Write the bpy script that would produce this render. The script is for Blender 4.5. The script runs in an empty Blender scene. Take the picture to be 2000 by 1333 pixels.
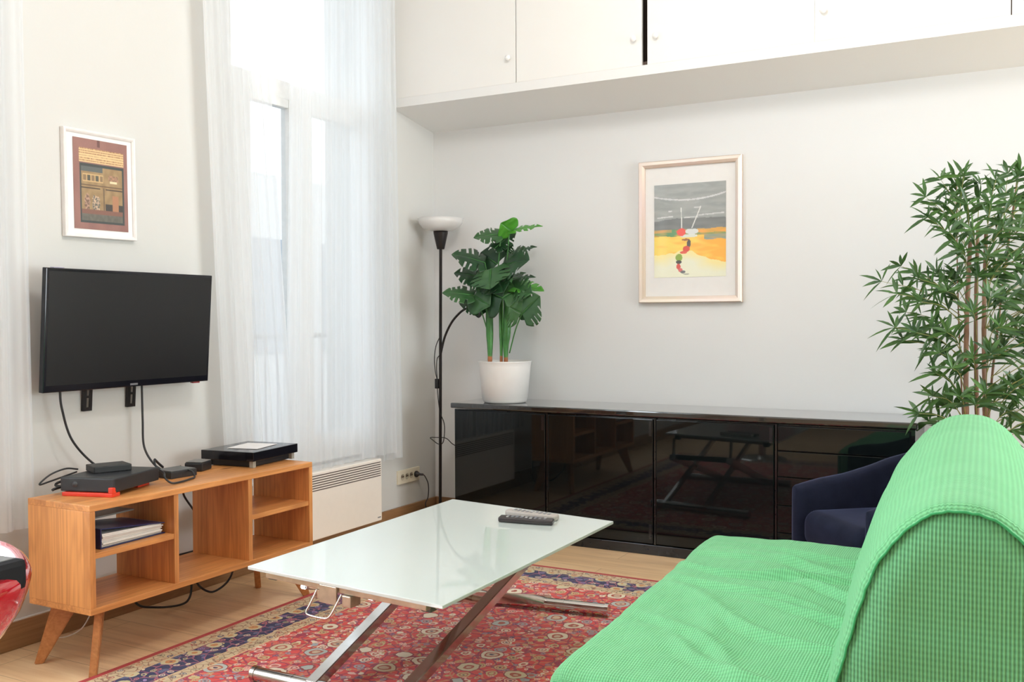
import bpy, bmesh, math, random
from mathutils import Vector, Matrix, noise

random.seed(7)
PI = math.pi
S = bpy.context.scene
COL = S.collection

# ---------------------------------------------------------------- camera
FPX = 1891.7
yaw, pit, rol = .496984, -.022294, .0042074
fw = Vector((-math.sin(yaw)*math.cos(pit), math.cos(yaw)*math.cos(pit), math.sin(pit)))
sd = Vector((math.cos(yaw), math.sin(yaw), 0))
dn = fw.cross(sd)
cr, sr = math.cos(rol), math.sin(rol)
rgt = cr*sd + sr*dn
dwn = -sr*sd + cr*dn
cam = bpy.data.cameras.new('camera')
cam.sensor_width = 36.0
cam.lens = FPX*36/2000
cam.clip_start = .02
co = bpy.data.objects.new('camera', cam)
COL.objects.link(co)
CAM = Vector((0, 0, 1.12))
co.matrix_world = Matrix(((rgt.x, -dwn.x, -fw.x, CAM.x), (rgt.y, -dwn.y, -fw.y, CAM.y), (rgt.z, -dwn.z, -fw.z, CAM.z), (0, 0, 0, 1)))
S.camera = co


def at(u, v, ax, val):
    d = rgt*((u-1000)/FPX) + dwn*((v-666.5)/FPX) + fw
    t = (val-CAM[ax])/d[ax]
    return CAM + d*t


# ---------------------------------------------------------------- world, light, exposure
SKY = 1.85
w = bpy.data.worlds.new('world')
S.world = w
w.use_nodes = True
bg = w.node_tree.nodes['Background']
bg.inputs['Color'].default_value = (.88, .95, 1.0, 1)
bg.inputs['Strength'].default_value = SKY
S.view_settings.view_transform = 'Standard'
S.view_settings.look = 'None'
S.view_settings.gamma = 1
S.view_settings.exposure = 0.13
S.cycles.use_denoising = True
S.cycles.max_bounces = 14
S.cycles.diffuse_bounces = 8
S.cycles.glossy_bounces = 5
S.cycles.transmission_bounces = 6
S.cycles.transparent_max_bounces = 12
S.cycles.sample_clamp_indirect = 8

WX, BY = -3.07, 4.72       # left wall, back wall
RX, NY, CZ = 4.2, -4.6, 3.3   # right wall, wall behind the camera, ceiling


def area(name, loc, rot, sx, sy, power, color):
    l = bpy.data.lights.new(name, 'AREA')
    l.shape = 'RECTANGLE'
    l.size, l.size_y = sx, sy
    l.energy = power
    l.color = color
    o = bpy.data.objects.new(name, l)
    o.location = loc
    o.rotation_euler = rot
    COL.objects.link(o)
    return o


DAY = (.87, .945, 1.0)
# daylight just outside a window left of the camera, plus fill through an opening added in the right wall; the window in view is lit by the sky alone
area('daylight_rear_left', (WX-.45, .6, 1.85), (0, -PI/2, 0), 2.5, 2.3, 172, DAY)
area('fill_right', (RX+.45, 3.1, 1.3), (0, PI/2, 0), 2.3, 2.3, 185, DAY)
# added fill lamp under the ceiling (built below at the same place)
lp = bpy.data.lights.new('fill_bulb', 'POINT')
lp.energy = 46
lp.color = (1, .97, .94)
lp.shadow_soft_size = .16
lo = bpy.data.objects.new('fill_bulb', lp)
lo.location = (-1.0, 2.5, 2.86)
COL.objects.link(lo)


# ---------------------------------------------------------------- node helpers
class NT:
    def __init__(s, name):
        s.m = bpy.data.materials.new(name)
        s.m.use_nodes = True
        s.t = s.m.node_tree
        s.b = s.t.nodes['Principled BSDF']
        s.out = s.t.nodes['Material Output']

    def n(s, typ, **kw):
        nd = s.t.nodes.new(typ)
        for k, v in kw.items():
            setattr(nd, k, v)
        return nd

    def put(s, sock, v):
        if v is None:
            return
        if hasattr(v, 'is_output') or isinstance(v, bpy.types.NodeSocket):
            s.t.links.new(v, sock)
        elif isinstance(v, (tuple, list)) and len(v) == 3 and sock.type == 'RGBA':
            sock.default_value = (*v, 1)
        else:
            sock.default_value = v

    def math(s, op, a, b=None, clamp=False):
        nd = s.n('ShaderNodeMath', operation=op, use_clamp=clamp)
        s.put(nd.inputs[0], a)
        if b is not None:
            s.put(nd.inputs[1], b)
        return nd.outputs[0]

    def mix(s, f, a, b, blend='MIX'):
        nd = s.n('ShaderNodeMix', data_type='RGBA', blend_type=blend)
        s.put(nd.inputs[0], f)
        s.put(nd.inputs[6], a)
        s.put(nd.inputs[7], b)
        return nd.outputs[2]

    def obj(s):
        return s.n('ShaderNodeTexCoord').outputs['Object']

    def uv(s):
        return s.n('ShaderNodeTexCoord').outputs['UV']

    def map(s, vec, scale=(1, 1, 1), loc=(0, 0, 0), rot=(0, 0, 0)):
        nd = s.n('ShaderNodeMapping')
        s.put(nd.inputs[0], vec)
        nd.inputs['Scale'].default_value = scale
        nd.inputs['Location'].default_value = loc
        nd.inputs['Rotation'].default_value = rot
        return nd.outputs[0]

    def noise(s, vec, scale, detail=4, rough=.5, dist=0):
        nd = s.n('ShaderNodeTexNoise')
        s.put(nd.inputs['Vector'], vec)
        nd.inputs['Scale'].default_value = scale
        nd.inputs['Detail'].default_value = detail
        nd.inputs['Roughness'].default_value = rough
        nd.inputs['Distortion'].default_value = dist
        return nd.outputs[0]

    def vor(s, vec, scale, feature='F1', rnd=1):
        nd = s.n('ShaderNodeTexVoronoi', feature=feature)
        s.put(nd.inputs['Vector'], vec)
        nd.inputs['Scale'].default_value = scale
        nd.inputs['Randomness'].default_value = rnd
        return nd.outputs['Distance'], (nd.outputs['Color'] if feature == 'F1' else None)

    def ramp(s, f, stops, interp='LINEAR'):
        nd = s.n('ShaderNodeValToRGB')
        nd.color_ramp.interpolation = interp
        e = nd.color_ramp.elements
        while len(e) < len(stops):
            e.new(.5)
        for i, (p, c) in enumerate(stops):
            e[i].position = p
            e[i].color = (*c, 1) if len(c) == 3 else c
        s.put(nd.inputs[0], f)
        return nd.outputs[0]

    def bump(s, h, strength=.3, dist=.01):
        nd = s.n('ShaderNodeBump')
        nd.inputs['Strength'].default_value = strength
        nd.inputs['Distance'].default_value = dist
        s.put(nd.inputs['Height'], h)
        s.put(s.b.inputs['Normal'], nd.outputs[0])

    def sep(s, v):
        nd = s.n('ShaderNodeSeparateXYZ')
        s.put(nd.inputs[0], v)
        return nd.outputs

    def setb(s, **kw):
        names = {'color': 'Base Color', 'rough': 'Roughness', 'metal': 'Metallic', 'coat': 'Coat Weight', 'coatr': 'Coat Roughness',
                 'trans': 'Transmission Weight', 'ior': 'IOR', 'sheen': 'Sheen Weight', 'sheenr': 'Sheen Roughness', 'spec': 'Specular IOR Level',
                 'alpha': 'Alpha', 'sheent': 'Sheen Tint'}
        for k, v in kw.items():
            s.put(s.b.inputs[names[k]], v)


def simple(name, color, rough=.5, metal=0, vary=.04, scale=30, bump=0, **kw):
    t = NT(name)
    n = t.noise(t.obj(), scale, 3)
    lo_ = tuple(c*(1-vary) for c in color)
    hi_ = tuple(min(1, c*(1+vary)) for c in color)
    t.setb(color=t.ramp(n, [(.3, lo_), (.7, hi_)]), rough=rough, metal=metal, **kw)
    if bump:
        t.bump(n, bump, .002)
    return t.m


def plaster(name, color, mott=.02):
    t = NT(name)
    o = t.obj()
    n = t.noise(o, 1.3, 5, .6)
    f = t.noise(o, 90, 4, .6)
    t.setb(color=t.ramp(n, [(.3, tuple(c*(1-mott) for c in color)), (.7, color)]), rough=.85)
    t.bump(f, .08, .003)
    return t.m


def pine(name, axis, dark=(.44, .165, .045), light=(.80, .365, .118)):
    """pine boards; the grain runs along `axis`"""
    t = NT(name)
    o = t.obj()
    sc = [9.0, 9.0, 9.0]
    sc[axis] = .9
    big = t.noise(t.map(o, tuple(sc)), 1.4, 3, .5, .6)
    sc2 = [120.0]*3
    sc2[axis] = 2.5
    fine = t.noise(t.map(o, tuple(sc2)), 1.0, 4, .6)
    sc3 = [5.5]*3
    sc3[axis] = 2.6
    kd, kc = t.vor(t.map(o, tuple(sc3)), 1.0)
    rings = t.math('SINE', t.math('MULTIPLY', big, 46))
    sp = t.sep(o)
    oth = [k for k in range(3) if k != axis]
    st = t.math('ADD', t.math('FLOOR', t.math('MULTIPLY', sp[oth[0]], 17)), t.math('MULTIPLY', t.math('FLOOR', t.math('MULTIPLY', sp[oth[1]], 17)), 7.3))
    wn = t.n('ShaderNodeTexWhiteNoise', noise_dimensions='1D')
    t.put(wn.inputs['W'], st)
    a = t.math('ADD', t.math('MULTIPLY', rings, .085), t.math('MULTIPLY', fine, .75))
    a = t.math('ADD', a, t.math('MULTIPLY', wn.outputs['Value'], .26))
    a = t.math('ADD', a, t.math('MULTIPLY', t.math('SUBTRACT', t.noise(o, 4, 2), .5), .5))
    c = t.ramp(a, [(.15, dark), (.5, tuple((x+y)/2 for x, y in zip(dark, light))), (.8, light)])
    kn = t.ramp(kd, [(.05, (1, 1, 1)), (.10, (0, 0, 0))])
    pick = t.math('GREATER_THAN', t.sep(kc)[0], .72)
    c = t.mix(t.math('MULTIPLY', t.math('MULTIPLY', kn, pick), .75), c, (.13, .045, .015))
    t.setb(color=c, rough=.42, coat=.15, coatr=.3)
    t.bump(fine, .08, .002)
    return t.m


def oak_floor():
    t = NT('oak_floor')
    o = t.obj()
    br = t.n('ShaderNodeTexBrick')
    br.offset = .37
    t.put(br.inputs['Vector'], o)
    br.inputs['Color1'].default_value = (.1, .1, .1, 1)
    br.inputs['Color2'].default_value = (.9, .9, .9, 1)
    br.inputs['Mortar'].default_value = (0, 0, 0, 1)
    br.inputs['Scale'].default_value = 1
    br.inputs['Brick Width'].default_value = 1.25
    br.inputs['Row Height'].default_value = .19
    br.inputs['Mortar Size'].default_value = .0012
    br.inputs['Mortar Smooth'].default_value = .2
    n1 = t.noise(t.map(o, (1.1, 9, 9)), 1.6, 5, .6, .8)
    n2 = t.noise(t.map(o, (2.5, 70, 70)), 1, 4, .65)
    a = t.math('ADD', t.math('MULTIPLY', n1, .65), t.math('MULTIPLY', n2, .35))
    a = t.math('ADD', a, t.math('MULTIPLY', t.math('SUBTRACT', t.sep(br.outputs['Color'])[0], .5), .1))
    c = t.ramp(a, [(.3, (.56, .35, .19)), (.5, (.74, .50, .28)), (.7, (.84, .62, .38))])
    c = t.mix(br.outputs['Fac'], c, (.34, .20, .10))
    t.setb(color=c, rough=.38)
    t.bump(n2, .06, .002)
    return t.m


M = {}
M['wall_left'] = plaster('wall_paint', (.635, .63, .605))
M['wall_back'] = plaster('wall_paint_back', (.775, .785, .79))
M['white_paint'] = simple('white_gloss_paint', (.84, .84, .83), .35)
M['cupboard_paint'] = simple('cupboard_paint', (.82, .815, .795), .5, vary=.006, scale=3)
M['ceiling'] = plaster('ceiling_paint', (.90, .90, .89))
M['floor'] = oak_floor()
M['skirting'] = pine('skirting_wood', 1, (.24, .12, .05), (.38, .21, .1))
M['skirting_x'] = pine('skirting_wood_x', 0, (.24, .12, .05), (.38, .21, .1))
M['pine_y'] = pine('pine_along', 1)
M['pine_z'] = pine('pine_upright', 2)
M['pine_x'] = pine('pine_across', 0, (.36, .13, .035), (.62, .27, .09))
M['lacquer'] = simple('black_lacquer', (.004, .006, .0065), .03, spec=.33, vary=.2)
M['lacquer_edge'] = simple('black_lacquer_edge', (.012, .012, .014), .1, vary=.2)
M['lacquer_top'] = simple('black_lacquer_top', (.02, .019, .018), .06, coat=1, coatr=.03, vary=.02)
M['black_plastic'] = simple('black_plastic', (.016, .016, .018), .45, vary=.1)
M['grey_plastic'] = simple('grey_plastic', (.12, .12, .12), .5)
M['black_gloss'] = simple('black_gloss_plastic', (.008, .008, .012), .12)
M['screen'] = simple('tv_screen', (.009, .009, .010), .3, spec=.45, vary=.02)
M['black_metal'] = simple('black_metal', (.018, .014, .014), .38, .3)
M['chrome'] = simple('chrome', (.62, .60, .575), .13, 1, vary=.08, scale=14)
M['steel'] = simple('bare_steel', (.55, .48, .38), .3, .8, vary=.15)
M['red_plastic'] = simple('red_plastic', (.75, .05, .02), .35)
M['heater'] = simple('heater_enamel', (.90, .84, .77), .4, vary=.01)
M['dark_slot'] = simple('dark_slot', (.10, .075, .065), .8)
M['socket'] = simple('ivory_socket', (.76, .70, .56), .4)
M['pot'] = simple('white_ceramic', (.80, .79, .77), .35, vary=.01)
M['soil'] = simple('soil', (.05, .035, .02), .9, vary=.4, scale=90, bump=.8)
M['paper'] = simple('paper', (.82, .80, .80), .7)
M['mat_board'] = simple('mount_board', (.83, .82, .81), .8, vary=.01)
M['white_frame'] = simple('white_frame', (.80, .77, .75), .4)
M['binder'] = simple('navy_binder', (.02, .025, .10), .4)
M['white_cable'] = simple('white_cable', (.75, .72, .68), .5)
M['stalk'] = simple('green_stalk', (.06, .22, .05), .4, vary=.3, scale=20)
M['stalk_base'] = simple('orange_stalk_base', (.45, .16, .06), .6, vary=.3)
M['bamboo'] = simple('bamboo_cane', (.30, .165, .10), .5, vary=.3, scale=18)
M['twig'] = simple('bamboo_twig', (.30, .30, .09), .5)


def leaf_mat(name, base, tip, rough=.4, back=None):
    t = NT(name)
    n = t.noise(t.obj(), 14, 3)
    c = t.ramp(n, [(.3, base), (.7, tip)])
    if back is not None:
        g = t.n('ShaderNodeNewGeometry')
        c = t.mix(g.outputs['Backfacing'], c, back)
    t.setb(color=c, rough=rough)
    tr = t.n('ShaderNodeBsdfTranslucent')
    t.put(tr.inputs[0], t.mix(.0, tip, tip))
    mx = t.n('ShaderNodeMixShader')
    mx.inputs[0].default_value = .15
    t.t.links.new(t.b.outputs[0], mx.inputs[1])
    t.t.links.new(tr.outputs[0], mx.inputs[2])
    t.t.links.new(mx.outputs[0], t.out.inputs[0])
    return t.m


M['leaf_dark'] = leaf_mat('monstera_dark', (.012, .05, .018), (.03, .095, .035), .32, (.07, .14, .07))
M['leaf_mid'] = leaf_mat('monstera_mid', (.03, .10, .03), (.06, .16, .055), .35, (.10, .18, .09))
M['leaf_bright'] = leaf_mat('monstera_bright', (.05, .24, .02), (.10, .38, .04), .35)
M['leaf_bamboo'] = leaf_mat('bamboo_leaf', (.018, .060, .018), (.085, .20, .045), .38, (.08, .15, .06))


def sheer():
    t = NT('sheer_voile')
    o = t.obj()
    n = t.noise(t.map(o, (1, 60, 3)), 1, 3)
    df = t.n('ShaderNodeBsdfDiffuse')
    df.inputs[0].default_value = (.84, .86, .88, 1)
    tl = t.n('ShaderNodeBsdfTranslucent')
    tl.inputs[0].default_value = (.90, .92, .94, 1)
    tp = t.n('ShaderNodeBsdfTransparent')
    tp.inputs[0].default_value = (1, 1, 1, 1)
    a = t.n('ShaderNodeMixShader')
    a.inputs[0].default_value = .5
    t.t.links.new(df.outputs[0], a.inputs[1])
    t.t.links.new(tl.outputs[0], a.inputs[2])
    b = t.n('ShaderNodeMixShader')
    t.put(b.inputs[0], t.ramp(n, [(.3, (.72, .72, .72)), (.7, (.76, .76, .76))]))
    t.t.links.new(tp.outputs[0], b.inputs[1])
    t.t.links.new(a.outputs[0], b.inputs[2])
    t.t.links.new(b.outputs[0], t.out.inputs[0])
    return t.m


M['sheer'] = sheer()


def pane():
    t = NT('window_glass')
    tp = t.n('ShaderNodeBsdfTransparent')
    n = t.noise(t.obj(), .7, 1)
    t.put(tp.inputs[0], t.ramp(n, [(0, (.95, .97, .98)), (1, (.97, .98, .99))]))
    gl = t.n('ShaderNodeBsdfGlossy')
    gl.inputs['Roughness'].default_value = .02
    fr = t.n('ShaderNodeFresnel')
    fr.inputs[0].default_value = 1.45
    mx = t.n('ShaderNodeMixShader')
    ge = t.n('ShaderNodeNewGeometry')
    t.put(mx.inputs[0], t.math('MULTIPLY', fr.outputs[0], t.math('SUBTRACT', 1.0, ge.outputs['Backfacing'])))
    t.t.links.new(tp.outputs[0], mx.inputs[1])
    t.t.links.new(gl.outputs[0], mx.inputs[2])
    t.t.links.new(mx.outputs[0], t.out.inputs[0])
    return t.m


M['pane'] = pane()


def waffle(name, c1, c2, per=.0062, groove=.62, cross=.30):
    """ribbed waffle-weave stretch cover, UV in metres"""
    t = NT(name)
    s_ = t.sep(t.uv())
    a = t.math('SINE', t.math('MULTIPLY', s_[0], 2*PI/per))
    b = t.math('SINE', t.math('MULTIPLY', s_[1], 2*PI/(per*1.7)))
    h = t.math('ADD', t.math('MULTIPLY', a, .5), t.math('MULTIPLY', b, cross))
    h = t.math('ADD', h, t.math('MULTIPLY', t.noise(t.uv(), 260, 2), .3))
    n = t.noise(t.obj(), 5, 4)
    base = t.mix(t.ramp(n, [(.3, (0, 0, 0)), (.7, (1, 1, 1))]), c1, c2)
    hh = t.math('ADD', t.math('MULTIPLY', h, .5), .5, True)
    c = t.mix(hh, tuple(x*groove for x in c1), base)
    t.setb(color=c, rough=.85, sheen=.12, sheenr=.5, spec=.2)
    t.bump(h, .9, .0012)
    return t.m


M['green'] = waffle('green_waffle_fabric', (.185, .56, .262), (.21, .61, .295))
M['green_panel_shaded'] = waffle('green_ribbed_shaded', (.185, .56, .262), (.21, .61, .295), .0062, .18, .13)  # ribbed; groove colour darkened to put in the shade of the sofa's end
M['green_seam'] = simple('green_seam', (.04, .33, .12), .9)


def velvet():
    t = NT('navy_velvet')
    n = t.noise(t.obj(), 12, 5, .6)
    t.setb(color=t.ramp(n, [(.3, (.008, .010, .022)), (.7, (.015, .018, .038))]), rough=.75, sheen=.32, sheenr=.3, spec=.1)
    t.put(t.b.inputs['Sheen Tint'], (.35, .4, .75))
    return t.m


M['velvet'] = velvet()


def frosted():
    t = NT('white_back_painted_glass')
    n = t.noise(t.obj(), 2, 3)
    t.setb(color=t.ramp(n, [(.3, (.60, .67, .64)), (.7, (.63, .69, .665))]), rough=.3, coat=1, coatr=.015)
    t.put(t.b.inputs['Coat IOR'], 1.6)
    return t.m


M['glass_top'] = frosted()


def frame_metal():
    t = NT('champagne_frame')
    o = t.obj()
    n = t.noise(o, 2.2, 2)
    t.setb(color=t.ramp(n, [(.35, (.76, .62, .58)), (.65, (.76, .66, .54))]), rough=.36, metal=.55)
    return t.m


M['frame_metal'] = frame_metal()


def vcol_mat(name, rough=.35):
    t = NT(name)
    a = t.n('ShaderNodeAttribute')
    a.attribute_name = 'art'
    n = t.noise(t.obj(), 300, 2)
    c = t.mix(.03, a.outputs['Color'], t.ramp(n, [(.3, (.4, .4, .4)), (.7, (.9, .9, .9))]))
    t.setb(color=c, rough=rough, coat=.15, coatr=.05)
    return t.m


M['art'] = vcol_mat('printed_picture')


def lamp_glass():
    t = NT('opal_glass')
    n = t.noise(t.obj(), 8, 2)
    t.setb(color=t.ramp(n, [(0, (.90, .89, .88)), (1, (.93, .92, .91))]), rough=.25, trans=.25)
    return t.m


M['opal'] = lamp_glass()


def red_shell():
    t = NT('red_gloss_shell')
    n = t.noise(t.obj(), 6, 2)
    t.setb(color=t.ramp(n, [(.3, (.30, .006, .012)), (.7, (.42, .009, .018))]), rough=.1, coat=1, coatr=.02)
    return t.m


M['red_shell'] = red_shell()


def rug_mat(Wr, Lr):
    t = NT('persian_rug')
    o = t.obj()
    s_ = t.sep(o)
    x, y = s_[0], s_[1]
    d = t.math('MINIMUM', t.math('MINIMUM', x, t.math('SUBTRACT', Wr, x)), t.math('MINIMUM', y, t.math('SUBTRACT', Lr, y)))
    wob = t.n('ShaderNodeTexNoise')
    t.put(wob.inputs['Vector'], o)
    wob.inputs['Scale'].default_value = 26
    wob.inputs['Detail'].default_value = 2
    vm = t.n('ShaderNodeVectorMath', operation='SCALE')
    t.put(vm.inputs[0], wob.outputs['Color'])
    vm.inputs['Scale'].default_value = .022
    va = t.n('ShaderNodeVectorMath', operation='ADD')
    t.put(va.inputs[0], o)
    t.put(va.inputs[1], vm.outputs[0])
    q = va.outputs[0]

    cream, rust, navy = (.72, .60, .44), (.60, .18, .07), (.03, .035, .10)

    def florets(base, sc, rnd, palette, rmax, ring):
        dd, cc = t.vor(q, sc, 'F1', rnd)
        pick = t.sep(cc)[0]
        pal = t.ramp(pick, palette, 'CONSTANT')
        inside = t.math('LESS_THAN', dd, rmax)
        c = t.mix(inside, base, pal)
        rg = t.math('MULTIPLY', t.math('LESS_THAN', dd, rmax*.72), t.math('GREATER_THAN', dd, rmax*.48))
        c = t.mix(rg, c, ring)
        core = t.math('LESS_THAN', dd, rmax*.25)
        return t.mix(core, c, (.12, .03, .05))

    red = t.mix(t.noise(o, 9, 2), (.60, .055, .055), (.74, .09, .075))
    # vines
    ve, _ = t.vor(q, 15, 'DISTANCE_TO_EDGE')
    f = t.mix(t.math('MULTIPLY', t.math('LESS_THAN', ve, .045), .85), red, (.62, .30, .16))
    ve2, _ = t.vor(t.map(q, loc=(3.1, 1.7, 0)), 24, 'DISTANCE_TO_EDGE')
    f = t.mix(t.math('MULTIPLY', t.math('LESS_THAN', ve2, .07), .7), f, (.22, .03, .09))
    f = florets(f, 33, .95, [(0, (.76, .60, .46)), (.28, (.60, .12, .11)), (.42, (.24, .30, .36)), (.56, (.55, .45, .20)), (.72, (.78, .46, .38)), (.9, (.09, .11, .22))], .36, (.62, .14, .12))
    f = florets(f, 15, .8, [(0, (.78, .66, .50)), (.35, (.34, .38, .40)), (.55, (.56, .47, .22)), (.8, (.78, .48, .40))], .30, (.50, .13, .10))
    dd, cc = t.vor(q, 7.2, 'F1', .62)
    big = t.math('LESS_THAN', dd, .30)
    f = t.mix(big, f, (.30, .06, .06))
    f = t.mix(t.math('LESS_THAN', dd, .27), f, t.ramp(t.sep(cc)[1], [(0, (.76, .66, .50)), (.5, (.64, .55, .36)), (.75, (.46, .49, .45))], 'CONSTANT'))
    f = t.mix(t.math('LESS_THAN', dd, .17), f, (.42, .10, .06))
    f = t.mix(t.math('LESS_THAN', dd, .12), f, (.60, .44, .30))
    f = t.mix(t.math('LESS_THAN', dd, .05), f, (.10, .05, .10))

    def vine(base, sc, off, colr, wd=.06):
        e_, _ = t.vor(t.map(q, loc=off), sc, 'DISTANCE_TO_EDGE')
        return t.mix(t.math('LESS_THAN', e_, wd), base, colr)

    # navy band
    nv = vine(navy, 22, (.4, .2, 0), (.30, .10, .16), .05)
    nv = florets(nv, 31, .9, [(0, (.68, .54, .38)), (.25, (.12, .15, .26)), (.42, (.48, .42, .20)), (.62, (.52, .14, .14)), (.8, (.30, .20, .40))], .37, (.10, .08, .16))
    dd2, _ = t.vor(q, 9.5, 'F1', .35)
    nv = t.mix(t.math('LESS_THAN', dd2, .27), nv, (.58, .50, .30))
    nv = t.mix(t.math('LESS_THAN', dd2, .17), nv, (.58, .26, .10))
    nv = t.mix(t.math('LESS_THAN', dd2, .07), nv, (.15, .08, .12))
    # beige guard bands
    gb = florets((.60, .47, .29), 30, .9, [(0, (.42, .08, .06)), (.3, (.10, .11, .18)), (.55, (.28, .26, .14)), (.75, (.55, .24, .12))], .36, (.60, .48, .32))
    gb = vine(gb, 34, (1.4, .2, 0), (.30, .16, .10), .05)
    c = f
    for lim, colr in ((.262, (.72, .50, .28)), (.256, gb), (.212, (.62, .44, .25)), (.205, nv), (.090, (.62, .44, .25)), (.083, gb), (.026, (.55, .36, .2)), (.022, (.42, .03, .035))):
        c = t.mix(t.math('LESS_THAN', d, lim), c, colr)
    pile = t.noise(o, 900, 2)
    t.setb(color=c, rough=.9, sheen=.25, sheenr=.4, spec=.2)
    t.bump(pile, .5, .002)
    return t.m


# ---------------------------------------------------------------- mesh builder
class MB:
    def __init__(s):
        s.v, s.f, s.uv, s.sm = [], [], [], []

    def add(s, vs, fs, smooth=False, uv=None):
        b = len(s.v)
        s.v += [tuple(p) for p in vs]
        for i, fa in enumerate(fs):
            s.f.append(tuple(b+k for k in fa))
            s.sm.append(smooth)
            s.uv.append(uv[i] if uv else None)
        return s

    def box(s, a, b, bev=0, rot=None, piv=None):
        """axis box from corner a to corner b, optional chamfer; optional Matrix rot about piv"""
        (x0, y0, z0), (x1, y1, z1) = a, b
        bm = bmesh.new()
        bmesh.ops.create_cube(bm, size=1)
        for v in bm.verts:
            v.co = Vector(((x0+x1)/2+v.co.x*(x1-x0), (y0+y1)/2+v.co.y*(y1-y0), (z0+z1)/2+v.co.z*(z1-z0)))
        if bev:
            bmesh.ops.bevel(bm, geom=bm.edges[:], offset=bev, segments=2, affect='EDGES', profile=.6)
        if rot is not None:
            p = Vector(piv) if piv else Vector(((x0+x1)/2, (y0+y1)/2, (z0+z1)/2))
            for v in bm.verts:
                v.co = p + rot @ (v.co-p)
        bm.verts.index_update()
        s.add([v.co for v in bm.verts], [[v.index for v in f.verts] for f in bm.faces])
        bm.free()
        return s

    def tube(s, pts, r, n=8, caps=True):
        pts = [Vector(p) for p in pts]
        rs = r if isinstance(r, (list, tuple)) else [r]*len(pts)
        vs, fs = [], []
        up = None
        for i, p in enumerate(pts):
            t = (pts[min(i+1, len(pts)-1)]-pts[max(i-1, 0)]).normalized()
            if up is None:
                up = Vector((0, 0, 1)) if abs(t.z) < .9 else Vector((1, 0, 0))
            a = t.cross(up).normalized()
            b = a.cross(t).normalized()
            up = b
            for k in range(n):
                an = 2*PI*k/n
                vs.append(p+(a*math.cos(an)+b*math.sin(an))*rs[i])
        for i in range(len(pts)-1):
            for k in range(n):
                fs.append((i*n+k, i*n+(k+1) % n, (i+1)*n+(k+1) % n, (i+1)*n+k))
        s.add(vs, fs, True)
        if caps:
            s.add(vs[:n], [tuple(range(n))])
            s.add(vs[-n:], [tuple(reversed(range(n)))])
        return s

    def lathe(s, prof, c=(0, 0, 0), n=40, axis=2):
        vs, fs = [], []
        for r, z in prof:
            for k in range(n):
                a = 2*PI*k/n
                p = [r*math.cos(a), r*math.sin(a), z]
                if axis == 0:
                    p = [z, r*math.cos(a), r*math.sin(a)]
                if axis == 1:
                    p = [r*math.sin(a), z, r*math.cos(a)]
                vs.append((c[0]+p[0], c[1]+p[1], c[2]+p[2]))
        for i in range(len(prof)-1):
            for k in range(n):
                fs.append((i*n+k, i*n+(k+1) % n, (i+1)*n+(k+1) % n, (i+1)*n+k))
        return s.add(vs, fs, True)

    def beam(s, a, b, w_, h_, upv=(0, 0, 1), bev=.003):
        """rectangular bar from a to b, width w_ (sideways) and height h_"""
        a, b = Vector(a), Vector(b)
        t = (b-a)
        L = t.length
        t.normalize()
        sx = t.cross(Vector(upv)).normalized()
        u = sx.cross(t).normalized()
        bm = bmesh.new()
        bmesh.ops.create_cube(bm, size=1)
        for v in bm.verts:
            v.co = Vector((v.co.x*w_, v.co.y*L, v.co.z*h_))
        if bev:
            bmesh.ops.bevel(bm, geom=bm.edges[:], offset=bev, segments=2, affect='EDGES')
        c = (a+b)/2
        for v in bm.verts:
            v.co = c+sx*v.co.x+t*v.co.y+u*v.co.z
        bm.verts.index_update()
        s.add([v.co for v in bm.verts], [[v.index for v in f.verts] for f in bm.faces])
        bm.free()
        return s

    def build(s, name, mt, parent=None, smooth=None, loc=None, angle=None):
        me = bpy.data.meshes.new(name)
        me.from_pydata(s.v, [], s.f)
        me.polygons.foreach_set('use_smooth', [bool(x) if smooth is None else smooth for x in s.sm])
        if any(u is not None for u in s.uv):
            ul = me.uv_layers.new(name='UVMap')
            for p, u in zip(me.polygons, s.uv):
                if u is None:
                    continue
                for li, c in zip(p.loop_indices, u):
                    ul.data[li].uv = c
        me.materials.append(mt)
        me.validate()
        me.update()
        o = bpy.data.objects.new(name, me)
        COL.objects.link(o)
        if parent:
            o.parent = parent
        if loc:
            o.location = loc
        return o


def tag(o, label=None, cat=None, group=None, kind=None):
    if label:
        o['label'] = label
    if cat:
        o['category'] = cat
    if group:
        o['group'] = group
    if kind:
        o['kind'] = kind
    return o


def thing(name, label, cat, loc=(0, 0, 0), rz=0, group=None):
    o = bpy.data.objects.new(name, None)
    o.empty_display_size = .05
    COL.objects.link(o)
    o.location = loc
    o.rotation_euler = (0, 0, rz)
    return tag(o, label, cat, group)


def struct(o):
    o['kind'] = 'structure'
    return o


def catmull(pts, n=8):
    pts = [Vector(p) for p in pts]
    P = [pts[0]*2-pts[1]]+pts+[pts[-1]*2-pts[-2]]
    out = []
    for i in range(1, len(P)-2):
        for k in range(n):
            t = k/n
            a, b, c, d = P[i-1], P[i], P[i+1], P[i+2]
            out.append(.5*((2*b)+(c-a)*t+(2*a-5*b+4*c-d)*t*t+(3*b-a-3*c+d)*t**3))
    out.append(pts[-1])
    return out


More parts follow.
